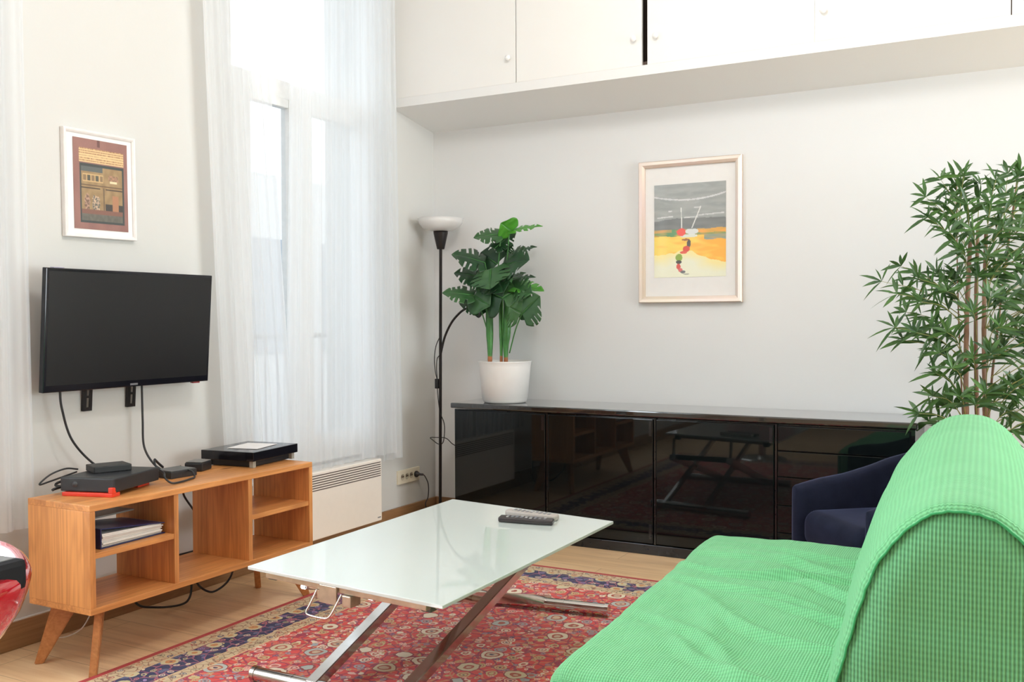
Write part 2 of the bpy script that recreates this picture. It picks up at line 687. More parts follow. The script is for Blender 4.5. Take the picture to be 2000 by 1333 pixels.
def rbox(size, r, n=(12, 12, 6), disp=None, center=(0, 0, 0)):
    """rounded cushion-like block; UVs in metres; disp(p, normal)->p"""
    mb = MB()
    hx, hy, hz = size[0]/2, size[1]/2, size[2]/2
    inner = (hx-r, hy-r, hz-r)
    C = Vector(center)

    def m(p):
        q = Vector((max(-inner[0], min(inner[0], p[0])), max(-inner[1], min(inner[1], p[1])), max(-inner[2], min(inner[2], p[2]))))
        d = Vector(p)-q
        if d.length < 1e-9:
            d = Vector((0, 0, 1))
        nn = d.normalized()
        o = q+nn*r
        if disp:
            o = disp(o, nn)
        return o+C

    def param(k, cnt, h, ih):
        # more divisions inside the rounding
        t = k/cnt
        return -h+2*h*t
    for ax in range(3):
        a1, a2 = [(1, 2), (2, 0), (0, 1)][ax]
        hh = (hx, hy, hz)
        n1, n2 = n[a1], n[a2]

        def coords(cnt, h):
            e = 4
            inn = [-(h-r)+2*(h-r)*k/cnt for k in range(cnt+1)]
            return [-h*1.0 + r*(1-math.cos(PI/2*k/e))*1.0 if False else -h+r*k/e for k in range(e)] + inn + [h-r+r*(k+1)/e for k in range(e)]
        c1, c2 = coords(n1, hh[a1]), coords(n2, hh[a2])
        for sg in (-1, 1):
            vs, fs, uvs = [], [], []
            for i in c1:
                for j in c2:
                    p = [0, 0, 0]
                    p[ax] = sg*hh[ax]
                    p[a1], p[a2] = i, j
                    vs.append(m(p))
            w2 = len(c2)
            for i in range(len(c1)-1):
                for j in range(w2-1):
                    q = (i*w2+j, (i+1)*w2+j, (i+1)*w2+j+1, i*w2+j+1)
                    u = [(c1[i], c2[j]), (c1[i+1], c2[j]), (c1[i+1], c2[j+1]), (c1[i], c2[j+1])]
                    if sg < 0:
                        q = q[::-1]
                        u = u[::-1]
                    fs.append(q)
                    uvs.append(u)
            mb.add(vs, fs, True, uvs)
    return mb


def weld(o, d=1e-4):
    bm = bmesh.new()
    bm.from_mesh(o.data)
    bmesh.ops.remove_doubles(bm, verts=bm.verts[:], dist=d)
    bm.to_mesh(o.data)
    bm.free()
    return o


def Rz(a):
    return Matrix.Rotation(a, 3, 'Z')


# ---------------------------------------------------------------- room shell
T = .32     # wall thickness


def wall_with_holes(name, axis, pos, out, rng, z1, holes, mt):
    """wall slab in plane axis=pos, extending outwards (out=+1/-1), spanning rng along the other axis, with rectangular openings"""
    mb = MB()
    p0, p1 = sorted((pos, pos+out*T))

    def seg(a, b, za, zb):
        if b-a < 1e-4 or zb-za < 1e-4:
            return
        if axis == 0:
            mb.box((p0, a, za), (p1, b, zb))
        else:
            mb.box((a, p0, za), (b, p1, zb))
    cur = rng[0]
    for (a, b, za, zb) in sorted(holes):
        seg(cur, a, 0, z1)
        seg(a, b, 0, za)
        seg(a, b, zb, z1)
        cur = b
    seg(cur, rng[1], 0, z1)
    return struct(mb.build(name, mt))


W1 = (3.10, 4.14, .43, 3.08)      # window_1 opening on the left wall (y0,y1,z0,z1)
W2 = (-.60, 1.80, .43, 3.08)
W_FILL = (1.9, 4.3, .1, 2.5)        # unseen opening added in the right wall for fill light
struct(MB().box((WX-T, NY-T, -.08), (RX+T, BY+T, 0)).build('floor', M['floor']))
struct(MB().box((WX-T, NY-T, CZ), (RX+T, BY+T, CZ+.1)).build('ceiling', M['ceiling']))
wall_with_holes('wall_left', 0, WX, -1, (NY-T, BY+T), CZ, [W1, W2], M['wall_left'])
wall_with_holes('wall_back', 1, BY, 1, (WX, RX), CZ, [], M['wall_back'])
wall_with_holes('wall_right', 0, RX, 1, (NY-T, BY+T), CZ, [W_FILL], M['wall_back'])
wall_with_holes('wall_behind', 1, NY, -1, (WX, RX), CZ, [], M['wall_back'])

# skirting boards
struct(MB().box((WX, NY, 0), (WX+.014, BY, .095), .003).build('baseboard_left', M['skirting']))
struct(MB().box((WX+.014, BY-.014, 0), (RX, BY, .095), .003).build('baseboard_back', M['skirting_x']))
# pale bead that runs on top of the left skirting beside the media console
struct(MB().box((WX, .2, .095), (WX+.008, 2.9, .099)).build('trim_1', M['white_paint']))


def make_window(num, axis, pos, out, h, sashes, hinge=True):
    """casement window recessed in its opening. axis 0: plane x=pos. sashes: list of (a0,a1) along the wall"""
    a0, a1, z0, z1 = h
    root = bpy.data.objects.new('window_%d' % num, None)
    COL.objects.link(root)
    struct(root)
    d0, d1 = (.02, .075)      # depth range of the frame behind the wall face
    zt0, zt1 = 2.14, 2.235    # transom

    def bx(mb, a, b, za, zb, da=d0, db=d1, bev=.004):
        p, q = sorted((pos+out*da, pos+out*db))
        if axis == 0:
            mb.box((p, a, za), (q, b, zb), bev)
        else:
            mb.box((a, p, za), (b, q, zb), bev)
    fr = MB()
    bx(fr, a0, a0+.045, z0, z1)
    bx(fr, a1-.045, a1, z0, z1)
    bx(fr, a0, a1, z1-.05, z1)
    bx(fr, a0, a1, z0, z0+.045)
    bx(fr, a0+.045, a1-.045, zt0+.01, zt1)
    struct(fr.build('window_frame', M['white_paint'], root))
    gl = []
    for i, (s0, s1, l, r) in enumerate(sashes):
        mb = MB()
        bx(mb, s0, s0+l, z0+.045, zt0+.01, .005, .06)
        bx(mb, s1-r, s1, z0+.045, zt0+.01, .005, .06)
        bx(mb, s0+l, s1-r, z0+.045, z0+.13, .01, .055)
        bx(mb, s0+l, s1-r, zt0-.03, zt0+.01, .01, .055)
        sa = struct(mb.build('casement', M['white_paint'], root))
        g = MB()
        bx(g, s0+l, s1-r, z0+.13, zt0-.03, .03, .034, 0)
        struct(g.build('pane', M['pane'], sa))
        g = MB()
        bx(g, s0+.02, s1-.02, zt1, z1-.05, .03, .034, 0)
        struct(g.build('top_pane', M['pane'], root))
    sl = MB()
    bx(sl, a0+.001, a1-.001, z0-.02, z0+.002, .0, .30, .003)
    struct(sl.build('window_sill', M['white_paint'], root))
    return root


w1 = make_window(1, 0, WX, -1, W1, [(3.14, 3.600, .105, .10), (3.600, 4.10, .06, .075)])
hb = MB()
for z in (.958, 1.333, 1.719, 2.126, 2.55):
    hh = MB().tube([(WX+.006, 3.115, z-.035), (WX+.006, 3.115, z+.035)], .0075, 10)
    hh.tube([(WX+.006, 3.115, z-.042), (WX+.006, 3.115, z-.036)], .009, 10)
    struct(hh.build('hinge', M['white_paint'], w1))
hs = MB().tube([(WX+.003, 3.118, .43), (WX+.003, 3.118, 3.05)], .003, 6)
struct(hs.build('frame_bead', M['white_paint'], w1))
make_window(2, 0, WX, -1, W2, [(-.56, .21, .09, .09), (.22, .98, .09, .09), (.99, 1.76, .09, .09)])

# outside: railing and a pale house front across the street
rl = thing('balcony_railing', 'pale metal railing outside the curtained window', 'railing', (WX-.36, 0, .42))
rb = MB()
for z in (.62, .08):
    for y in (3.06, 4.19):
        rb.box((0, y-.008, z-.008), (.042, y+.008, z+.008))
rb.tube([(0, 3.05, .62), (0, 4.2, .62)], .014)
rb.tube([(0, 3.05, .08), (0, 4.2, .08)], .010)
rb.build('handrail', simple('railing_paint', (.45, .46, .5), .5), rl)
rb = MB()
for k in range(13):
    y = 3.09+k*.088
    rb.tube([(0, y, .08), (0, y, .62)], .006, 6)
rb.build('bars', simple('railing_bar_paint', (.45, .46, .5), .5), rl)
struct(MB().box((-16, -6, -1.1), (WX-T-.3, 18, -1)).build('ground', simple('street_asphalt', (.25, .25, .25), .9)))
hf = thing('building', 'pale house front across the street seen through the sheer curtain', 'building', (WX-7.5, 7.5, -1))
HM = simple('render_facade', (.75, .75, .74), .8)
mb = MB().box((-1, -9, 0), (0, 9, 4.4))
mb.build('facade', HM, hf)
for k in range(9):
    g = MB().box((-.02, -8+k*1.9, 1.6), (.03, -7+k*1.9, 3.4), .01)
    g.build('window', simple('facade_glass', (.35, .38, .42), .2), hf)

# ---------------------------------------------------------------- curtains
cr_ = MB().tube([(WX+.10, 2.75, 3.14), (WX+.10, 4.45, 3.14)], .012, 12)
tag(cr_.build('curtain_rod', M['white_paint']), 'white curtain rod above the window beside the floor lamp', 'curtain rod')
cr_ = MB().tube([(WX+.10, -.2, 3.14), (WX+.10, 2.2, 3.14)], .012, 12)
tag(cr_.build('curtain_rod', M['white_paint']), 'white curtain rod above the far left window', 'curtain rod')


def curtain(label, top, bot, x0, zt, zb, folds, amp, seed, hem=.0):
    """hanging voile: (y0,y1) at the top and at the bottom, folds widen downwards"""
    rnd = random.Random(seed)
    ph = [rnd.uniform(0, 6.28) for _ in range(6)]
    nu, nv = 170, 34
    vs, fs = [], []
    for j in range(nv+1):
        t = j/nv
        for i in range(nu+1):
            s_ = i/nu
            tt = t**1.3
            y0 = top[0]*(1-tt)+bot[0]*tt
            y1 = top[1]*(1-tt)+bot[1]*tt
            a = s_*folds*2*PI
            k = a+ph[0]+.9*math.sin(s_*5+ph[1])+.5*math.sin(t*2.3+s_*9+ph[2])
            x = x0+amp*(.55+.45*t)*math.sin(k)+.4*amp*math.sin(2.3*a+ph[3]+t)
            y = y0+(y1-y0)*s_+.35*amp*math.cos(k)*1.2
            z = zt+(zb-zt)*t + (hem*math.sin(s_*PI*1.3+ph[4])*t)
            vs.append((x, y, z))
    for j in range(nv):
        for i in range(nu):
            a = j*(nu+1)+i
            fs.append((a, a+nu+1, a+nu+2, a+1))
    o = MB().add(vs, fs, True).build('sheer_curtain', M['sheer'])
    return tag(o, label, 'curtain', 'sheer white curtains')


curtain('sheer white curtain panel hanging at the left of the window, left of the bright gap', (2.86, 3.22), (2.98, 3.42), WX+.085, 3.12, .412, 6, .009, 3)
curtain('wide sheer white curtain panel hanging over the right of the window above the heater', (3.43, 4.20), (3.36, 4.24), WX+.075, 3.12, .412, 10, .010, 5, .004)
curtain('narrow sheer curtain edge on the window side nearest the floor lamp', (4.0, 4.28), (3.98, 4.33), WX+.045, 3.12, .375, 4, .010, 9)
curtain('sheer white curtain at the far left edge of the photo beside the framed miniature', (1.40, 2.10), (1.45, 2.12), WX+.07, 3.12, .42, 9, .010, 12)

# ---------------------------------------------------------------- boxed-in cupboards above the niche
SY = 4.30
bk = MB()
# sloping underside
vs = [(WX, 4.312, 2.263), (RX, 4.312, 2.263), (RX, BY, 2.197), (WX, BY, 2.197), (WX, 4.312, 2.31), (RX, 4.312, 2.31), (RX, BY, 2.31), (WX, BY, 2.31)]
bk.add(vs, [(0, 3, 2, 1), (0, 1, 5, 4), (4, 5, 6, 7), (3, 7, 6, 2), (0, 4, 7, 3), (1, 2, 6, 5)])
struct(bk.build('trim_2', plaster('soffit_paint', (.80, .805, .80))))
cb = thing('overhead_cupboard', 'white built-in cupboard with round knobs above the niche', 'cupboard', (0, 0, 2.31))
mb = MB()
mb.box((WX+.002, 4.33, 0), (RX-.002, BY-.002, .02))
mb.box((WX+.002, 4.33, CZ-2.31-.03), (RX-.002, BY-.002, CZ-2.31-.002))
mb.box((WX+.002, BY-.02, .02), (RX-.002, BY-.002, CZ-2.34))
for x in (-2.31, -.851, .0, .75, 1.5, 2.2, 3.0):
    mb.box((x-.009, 4.333, .02), (x+.009, BY-.02, CZ-2.34))
mb.build('carcass', simple('cupboard_inside', (.10, .07, .055), .8), cb)
doors = [(WX+.004, -2.312, -2.346), (-2.307, -1.640, -1.675), (-1.612, -.8513, -1.566), (-.8506, -.10, -.813), (-.096, .66, .6), (.664, 1.42, .7), (1.424, 2.18, 2.1), (2.184, 2.94, 2.3), (2.944, RX-.004, 3.1)]
for a, b, k in doors:
    dmb = MB().box((a, 4.311, 0.0), (b, 4.33, CZ-2.31-.02), .0015)
    dd = dmb.build('door', M['cupboard_paint'], cb)
    kz = .124
    kb = MB().lathe([(0, 0), (.006, 0), (.006, -.012), (.013, -.016), (.015, -.022), (.012, -.028), (0, -.030)], (k, 4.311, kz), 20, 1)
    kb.build('knob', M['white_paint'], dd)

# ---------------------------------------------------------------- rug
RW, RL = 2.25, 2.95
rx0, ry1 = -2.592, 3.885
ry0 = ry1-RL
rg = MB()
nn_, mm_ = 60, 80
vs, fs = [], []
for i in range(nn_+1):
    for j in range(mm_+1):
        x, y = RW*i/nn_, RL*j/mm_
        vs.append((x, y, .008+.0012*noise.noise(Vector((x*3, y*3, 0)))))
for i in range(nn_):
    for j in range(mm_):
        a = i*(mm_+1)+j
        fs.append((a, a+mm_+1, a+mm_+2, a+1))
rg.add(vs, fs, True)
rg.box((0, 0, 0.0005), (RW, RL, .006))
ro = rg.build('persian_rug', rug_mat(RW, RL))
ro.location = (rx0, ry0, 0)
tag(ro, 'red floral persian rug with a navy border on the wooden floor', 'rug')

# ---------------------------------------------------------------- media console
mc = thing('media_console', 'long open pine media console on tapered legs below the television', 'tv stand', (-2.735, 2.534, 0))
D2, L2 = .150, .526      # half depth, half length
ZB, ZT = .200, .545
tb = .020
MB().box((-D2, -L2, ZT-tb), (D2, L2, ZT), .002).build('top_board', M['pine_y'], mc)
MB().box((-D2, -L2, ZB), (D2, L2, ZB+tb), .002).build('bottom_board', M['pine_y'], mc)
for y in (-L2, L2-tb):
    MB().box((-D2, y, ZB+tb), (D2, y+tb, ZT-tb), .0015).build('side_panel', M['pine_z'], mc)
for y in (-.189, .166):
    MB().box((-D2+.006, y, ZB+tb), (D2-.003, y+tb, ZT-tb), .0015).build('divider', M['pine_z'], mc)
MB().box((-D2+.006, -L2+tb, .374), (D2-.004, -.189, .392), .0015).build('shelf', M['pine_y'], mc)
MB().box((-D2+.006, .186, .370), (D2-.004, L2-tb, .388), .0015).build('shelf', M['pine_y'], mc)
for sx in (-1, 1):
    for sy in (-1, 1):
        lg = MB()
        top = Vector((sx*(D2-.055), sy*(L2-.075), ZB))
        foot = Vector((sx*(D2-.012), sy*(L2-.012), 0))
        dg = Vector((sx, sy, 0)).normalized()
        sdv = Vector((-dg.y, dg.x, 0))
        tp_o, tp_i = top+dg*.022, top-dg*.066
        ft_o, ft_i = foot+dg*.004, foot-dg*.024
        th = .012
        q = [tp_o, tp_i, ft_i, ft_o]
        vs = [p+sdv*th for p in q]+[p-sdv*th for p in q]
        fs = [(0, 1, 2, 3), (7, 6, 5, 4), (0, 4, 5, 1), (1, 5, 6, 2), (2, 6, 7, 3), (3, 7, 4, 0)]
        lg.add(vs, fs)
        o = lg.build('leg', M['pine_x'], mc)
        bm = bmesh.new()
        bm.from_mesh(o.data)
        bmesh.ops.recalc_face_normals(bm, faces=bm.faces[:])
        bmesh.ops.bevel(bm, geom=[e for e in bm.edges], offset=.003, segments=2, affect='EDGES')
        bm.to_mesh(o.data)
        bm.free()
ST = ZT


# things on the console
def slab(name, c, size, rz, z0, mt, parent=None, bev=.003):
    """box of size (sx,sy,sz), centred at c=(x,y), standing at height z0, turned by rz"""
    sx, sy, sz = size
    mb = MB().box((-sx/2, -sy/2, 0), (sx/2, sy/2, sz), bev)
    o = mb.build(name, mt, parent)
    o.location = (c[0], c[1], z0)
    o.rotation_euler = (0, 0, rz)
    return o


# black box with red base
ba = thing('internet_box', 'flat black internet box on a red base at the near end of the console', 'internet box', (-2.772, 2.232, ST), math.radians(17))
MB().box((-.10, -.118, .014), (.10, .142, .060), .004).build('housing', simple('box_anthracite', (.022, .024, .028), .4, bump=.3), ba)
rbm = MB().box((-.088, -.128, 0), (.098, -.085, .013), .003)
rbm.box((-.08, .06, 0), (.07, .13, .0135), .002)
rbm.box((.082, -.128, .012), (.100, -.108, .032), .003)
rbm.build('red_base', M['red_plastic'], ba)
MB().lathe([(0, -.1215), (.008, -.1215), (.0095, -.119), (.0095, -.117)], (-.045, 0, .038), 20, 1).build('logo_disc', simple('disc_grey', (.045, .05, .055), .3), ba)
sb = slab('hard_drive', (-2.81, 2.262), (.095, .125, .022), math.radians(-22), ST+.0605, M['black_plastic'])
tag(sb, 'small black hard drive lying on top of the internet box', 'hard drive')
dk = thing('network_switch', 'small black network box between the internet box and the power adapter', 'network box', (-2.80, 2.545, ST), math.radians(-4))
MB().box((-.05, -.058, .0), (.05, .058, .026), .003).build('housing', M['black_plastic'], dk)
MB().box((-.046, -.054, .026), (.046, .054, .0285), .001).build('top_plate', M['grey_plastic'], dk)
ad = thing('power_adapter', 'chunky dark power adapter with a grey top on the console', 'power adapter', (-2.835, 2.69, ST), math.radians(20))
MB().box((-.036, -.042, .0), (.036, .042, .034), .006).build('housing', M['black_plastic'], ad)
MB().box((-.033, -.039, .034), (.033, .039, .037), .002).build('lid', simple('adapter_grey', (.20, .19, .18), .5), ad)
tv_box = thing('tv_decoder', 'black slim decoder box raised on small feet at the far end of the console', 'decoder', (-2.812, 2.948, ST), math.radians(7))
MB().box((-.125, -.150, .026), (.125, .150, .062), .002).build('housing', M['black_gloss'], tv_box)
MB().box((-.10, -.125, .0), (.10, .125, .026), .004).build('plinth', M['black_plastic'], tv_box)
for x in (-.106, .106):
    for y in (-.130, .130):
        MB().box((x-.009, y-.009, 0), (x+.009, y+.009, .026), .001).build('foot', simple('foot_grey', (.35, .33, .28), .5), tv_box)
pp = slab('paper_sheet', (-2.808, 2.955), (.135, .165, .0012), math.radians(14), ST+.0632, M['paper'], None, 0)
tag(pp, 'white sheet of paper lying on the decoder box', 'paper')
wd = slab('wooden_block', (-2.925, 2.80), (.02, .05, .014), math.radians(10), ST, simple('white_block', (.7, .66, .6), .6))
bpy.data.objects.remove(wd)

# binder with papers on the shelf
bd = thing('ring_binder', 'navy blue ring binder stuffed with papers on the console shelf', 'binder', (-2.72, 2.205, .3925), math.radians(2))
mb = MB()
mb.box((-.10, -.135, 0), (.10, .130, .003), .001)
rtx = Matrix.Rotation(math.radians(-6), 3, 'X')
mb.box((-.10, -.135, .062), (.10, .130, .065), .001, rtx, (0, -.135, .062))
mb.box((-.10, -.138, 0), (.10, -.134, .064), .001)
mb.build('cover', M['binder'], bd)
rn = random.Random(4)
for k in range(9):
    z = .0035+k*.0048
    a = math.radians(-1.6*k/9*1.3)
    MB().box((-.095+rn.uniform(-.004, .004), -.128, z), (.098+rn.uniform(-.006, .004), .124+rn.uniform(-.01, .004), z+.0042), .0005,
             Matrix.Rotation(a, 3, 'X'), (0, -.128, z)).build('paper_stack', simple('papers_%d' % k, rn.choice([(.72, .69, .62), (.60, .56, .52), (.78, .75, .70), (.42, .33, .33)]), .8), bd)
tag(slab('document_folder', (-2.80, 2.19), (.11, .25, .006), math.radians(3), .463, simple('grey_folder', (.30, .29, .27), .6)), 'grey document folder lying on top of the navy binder', 'folder')

# ---------------------------------------------------------------- television
tv = thing('television', 'flat black television on a wall bracket above the pine console', 'television', (WX+.105, 2.495, 1.09))
tv.rotation_euler = (0, math.radians(4.0), 0)
TW, TH = .3725, .214
mb = MB().box((-.004, -TW, -TH), (.018, TW, TH), .003)
mb.build('cabinet', M['black_gloss'], tv)
mb = MB().box((-.05, -TW+.08, -TH+.03), (-.004, TW-.08, TH-.10), .01)
mb.build('rear_housing', M['black_plastic'], tv)
MB().box((.018, -TW+.011, -TH+.024), (.0185, TW-.008, TH-.011)).build('screen', M['screen'], tv)
MB().box((.018, -.012, -TH+.006), (.019, .022, -TH+.013)).build('maker_badge', simple('badge', (.30, .30, .32), .3, .5), tv)
MB().box((-.006, .30, -TH-.006), (.012, .335, -TH), .002).build('sensor', simple('sensor_red', (.30, .03, .04), .2), tv)
MB().box((-.012, -TW+.035, TH), (.010, -TW+.075, TH+.0025), .001).build('top_button', simple('button_silver', (.6, .55, .75), .25, .5), tv)
for y in (-.122, .073):
    br_ = MB()
    z0_, z1_ = -.305, -.02
    x0_, x1_ = -.075, -.071
    for (ya, yb) in ((y-.018, y-.006), (y+.006, y+.018)):
        br_.box((x0_, ya, z0_), (x1_, yb, z1_))
    for (za, zb) in ((z0_, z0_+.013), (z0_+.048, z0_+.056), (z0_+.09, z0_+.10), (z1_-.02, z1_)):
        br_.box((x0_, y-.006, za), (x1_, y+.006, zb))
    br_.box((x1_-.012, y-.020, z0_), (x1_, y-.018, z1_))
    br_.build('wall_bracket', M['black_metal'], tv)


def cable(name, pts, r, mt, label, n=7, cat='cable', group='cables around the media console'):
    return tag(MB().tube(catmull(pts, 8), r, n).build(name, mt), label, cat, group)


cable('television_cable', [(-3.0, 2.217, .90), (-3.0, 2.217, .875), (-3.0, 2.224, .812), (-3.0, 2.262, .70), (-2.985, 2.34, .605), (-2.93, 2.39, .57), (-2.89, 2.40, ST+.006)], .0042, M['black_plastic'], 'black cable curving from the left of the television down to the console')
cable('television_cable', [(-3.0, 2.566, .90), (-3.0, 2.569, .871), (-3.0, 2.571, .744), (-2.99, 2.568, .64), (-2.94, 2.572, .575), (-2.88, 2.575, ST+.006)], .0042, M['black_plastic'], 'black cable hanging straight below the television bracket')


def c_at(u, v, x=-2.90):
    p = at(u, v, 0, x)
    if x > -2.89:
        p.z = max(p.z, ST+.005)
    return tuple(p)


cable('network_cable', [c_at(152, 917), c_at(128, 916), c_at(98, 928), c_at(77, 947), c_at(100, 940), c_at(150, 922)], .003, M['black_plastic'], 'thin black cable looping over the near end of the console')
cable('network_cable', [c_at(125, 939), c_at(112, 944), c_at(109, 949), c_at(120, 951, -2.86), c_at(106, 956, -2.86), c_at(102, 958, -2.86)], .0045, M['black_plastic'], 'short black plug lead lying beside the internet box')
cable('adapter_cable', [c_at(301, 899, -2.78), c_at(305, 912, -2.76), c_at(320, 925, -2.72), c_at(322, 934, -2.68), c_at(335, 944, -2.66), c_at(352, 948, -2.66), c_at(372, 943, -2.68), c_at(380, 932, -2.70), c_at(376, 922, -2.72), c_at(366, 918, -2.76)], .0036, M['black_plastic'], 'coiled black cable in front of the power adapter')
cable('adapter_cable', [c_at(302, 898, -2.78), c_at(310, 906, -2.79), c_at(318, 913, -2.80)], .0046, M['black_plastic'], 'stubby black cable end sticking up behind the network box')
cable('power_cable', [(-2.90, 2.66, .56), (-2.905, 2.70, .50), (-2.93, 2.702, .444), (-2.93, 2.758, .363), (-2.93, 2.818, .262), (-2.93, 2.80, .213), (-2.94, 2.66, .206), (-2.955, 2.55, .206), (-2.965, 2.52, .12)], .0042, M['black_plastic'], 'black cable hanging behind the open middle of the console')
cable('power_cable', [(-2.93, 2.42, .20), (-2.93, 2.468, .076), (-2.93, 2.56, .034), (-2.93, 2.68, .012), (-2.93, 2.728, .030), (-2.93, 2.738, .10), (-2.93, 2.72, .2)], .0044, M['black_plastic'], 'black cable sagging below the middle of the console, left loop')
cable('power_cable', [(-2.93, 2.745, .16), (-2.93, 2.767, .076), (-2.93, 2.83, .026), (-2.93, 2.885, .024), (-2.93, 2.94, .05), (-2.93, 2.965, .10), (-2.93, 2.96, .2)], .0044, M['black_plastic'], 'black cable sagging below the console, right loop beside the heater')
cable('power_cable', [(-2.93, 2.10, .34), (-2.93, 2.13, .28), (-2.93, 2.15, .21), (-2.93, 2.17, .13)], .004, M['black_plastic'], 'black cable dropping behind the lower left compartment')
cable('power_cable', [(-2.93, 2.27, .36), (-2.93, 2.245, .29), (-2.93, 2.21, .22), (-2.93, 2.20, .13)], .004, M['black_plastic'], 'black cable slanting behind the lower left compartment')
cable('telephone_cable', [(-2.96, 2.13, .33), (-2.96, 2.18, .24), (-2.96, 2.23, .17), (-2.95, 2.24, .12), (-2.93, 2.28, .11), (-2.9, 2.22, .06), (-2.9, 2.16, .045), (-2.9, 2.11, .055), (-2.9, 2.09, .065)], .0022, M['white_cable'], 'thin white cable behind the near legs of the console')
mp = thing('multi_plug', 'black multi-plug on the wall behind the console', 'plug', (WX+.015, 2.27, .335))
MB().lathe([(0, .04), (.018, .04), (.026, .03), (.028, 0)], (0, -.035, 0), 18, 0).build('plug', M['black_plastic'], mp)
MB().lathe([(0, .04), (.018, .04), (.026, .03), (.028, 0)], (0, .055, .004), 18, 0).build('plug', M['black_plastic'], mp)
MB().box((-.015, -.08, -.04), (.0, .10, .045), .002).build('faceplate', M['white_paint'], mp)

# ---------------------------------------------------------------- framed pictures


def art_mesh(name, w_, h_, nx, ny, fn, parent, plane):
    """flat printed sheet; fn(s,t)->rgb (sRGB 0..1); plane='x' faces +x, 'y' faces -y"""
    me = bpy.data.meshes.new(name)
    vs, fs = [], []
    cols = []

    def lin(c):
        return c/12.92 if c <= .04045 else ((c+.055)/1.055)**2.4
    for j in range(ny+1):
        for i in range(nx+1):
            s_, t_ = i/nx, j/ny
            a, b = (s_-.5)*w_, (.5-t_)*h_
            vs.append((0, a, b) if plane == 'x' else (a, 0, b))
            cols.append((*[lin(max(0, min(1, k))) for k in fn(s_, t_)], 1))
    for j in range(ny):
        for i in range(nx):
            a = j*(nx+1)+i
            q = (a, a+nx+1, a+nx+2, a+1)
            fs.append(q)
    me.from_pydata(vs, [], fs)
    ca = me.color_attributes.new('art', 'FLOAT_COLOR', 'POINT')
    ca.data.foreach_set('color', [k for c in cols for k in c])
    me.materials.append(M['art'])
    me.update()
    o = bpy.data.objects.new(name, me)
    COL.objects.link(o)
    o.parent = parent
    return o


def nz(x, y, s=1, k=0):
    return noise.noise(Vector((x*s, y*s, k)))


def lerp(a, b, t):
    t = max(0, min(1, t))
    return tuple(x+(y-x)*t for x, y in zip(a, b))


def seg_d(px, py, ax, ay, bx, by):
    vx, vy = bx-ax, by-ay
    t = max(0, min(1, ((px-ax)*vx+(py-ay)*vy)/(vx*vx+vy*vy)))
    return math.hypot(px-ax-vx*t, py-ay-vy*t)


def beach(s, t):
    n1 = nz(s*2, t*14, 1.6, 1)
    n2 = nz(s*9, t*40, 1, 2)
    c = lerp((.58, .60, .59), (.64, .65, .64), .5+n1*.9)
    c = lerp(c, (.70, .71, .71), max(0, n2*.5))
    # white arcs
    a1 = .165-.25*(s-.5)**2*-.0 - .16*(s-.5)**2
    a1 = .175-.20*(s-.48)**2 if s < .48 else .175-.22*(s-.48)**2
    if abs(t-a1) < .008+.008*nz(s*20, 3):
        c = lerp(c, (.86, .86, .87), .75)
    ridge = .40-.03*math.sin(s*3+.3)-.02*(s > .6)*(s-.6)*3+.01*nz(s*8, 5)
    if t > ridge and t < .5:
        c = lerp((.44, .45, .45), (.50, .51, .50), .5+n1)
    for (y0, xa, xb) in ((.355, .04, .27), (.365, .42, .62), (.345, .62, .98), (.29, .20, .26), (.262, .56, .66)):
        yy = y0-.04*(s-xa)
        if xa < s < xb and abs(t-yy) < .006+.006*nz(s*30, y0*9):
            c = lerp(c, (.88, .88, .88), .7)
    hz = .487+.008*nz(s*6, 7)
    if t > hz:
        g = nz(s*6, t*26, 1, 4)
        if t < .60:
            c = lerp((.80, .62, .28), (.38, .58, .38), .5+g*1.8)
            if s > .6 and t < hz+.045:
                c = lerp(c, (.97, .66, .25), .8)
            if s > .70 and t > .55:
                c = lerp(c, (.62, .62, .62), .6)
            if s < .25 and t < hz+.03:
                c = lerp(c, (.90, .62, .35), .6)
        if t >= .56+.03*nz(s*5, 9)+(.05 if s > .7 else 0):
            oy = lerp((.97, .84, .35), (.98, .70, .22), (s-.2)*1.5+g)
            c = oy
            lowe = .76+.10*max(0, s-.45)*1.6-.05*math.exp(-((s-.45)/.2)**2)
            if t > lowe+.02*nz(s*12, 11):
                c = lerp((.96, .90, .62), (.92, .92, .82), (t-lowe)*7+.5*nz(s*5, t*9, 1, 6))
    # masts
    if seg_d(s, t*1.28, .385, .26*1.28, .39, .475*1.28) < .006:
        c = (.90, .90, .88)
    if seg_d(s, t*1.28, .655, .255*1.28, .535, .475*1.28) < .006:
        c = (.90, .90, .88)

    def ell(cx, cy, rx, ry, k=0):
        return ((s-cx)/rx)**2+((t-cy)/ry)**2 < 1+.5*nz(s*14, t*14, 1, k)
    if ell(.50, .56, .12, .018, 2):
        c = (.86, .88, .84)
    if ell(.385, .518, .078, .037, 1):
        c = (.93, .33, .27)
    if ell(.530, .514, .085, .030, 3):
        c = (.85, .86, .85)
    for cx, cy, rx, ry, cc in ((.44, .60, .06, .012, (.62, .38, .2)), (.49, .645, .028, .04, (.30, .25, .22)), (.455, .70, .045, .032, (.86, .28, .20)), (.415, .735, .05, .014, (.88, .35, .25)),
                               (.355, .79, .05, .042, (.55, .66, .22)), (.350, .838, .042, .020, (.25, .25, .22)), (.345, .885, .028, .030, (.85, .30, .24)), (.375, .925, .028, .020, (.85, .4, .4)),
                               (.41, .945, .04, .016, (.42, .42, .42)), (.45, .968, .05, .008, (.70, .70, .62))):
        if ell(cx, cy, rx, ry, cx*10):
            c = cc
    return c


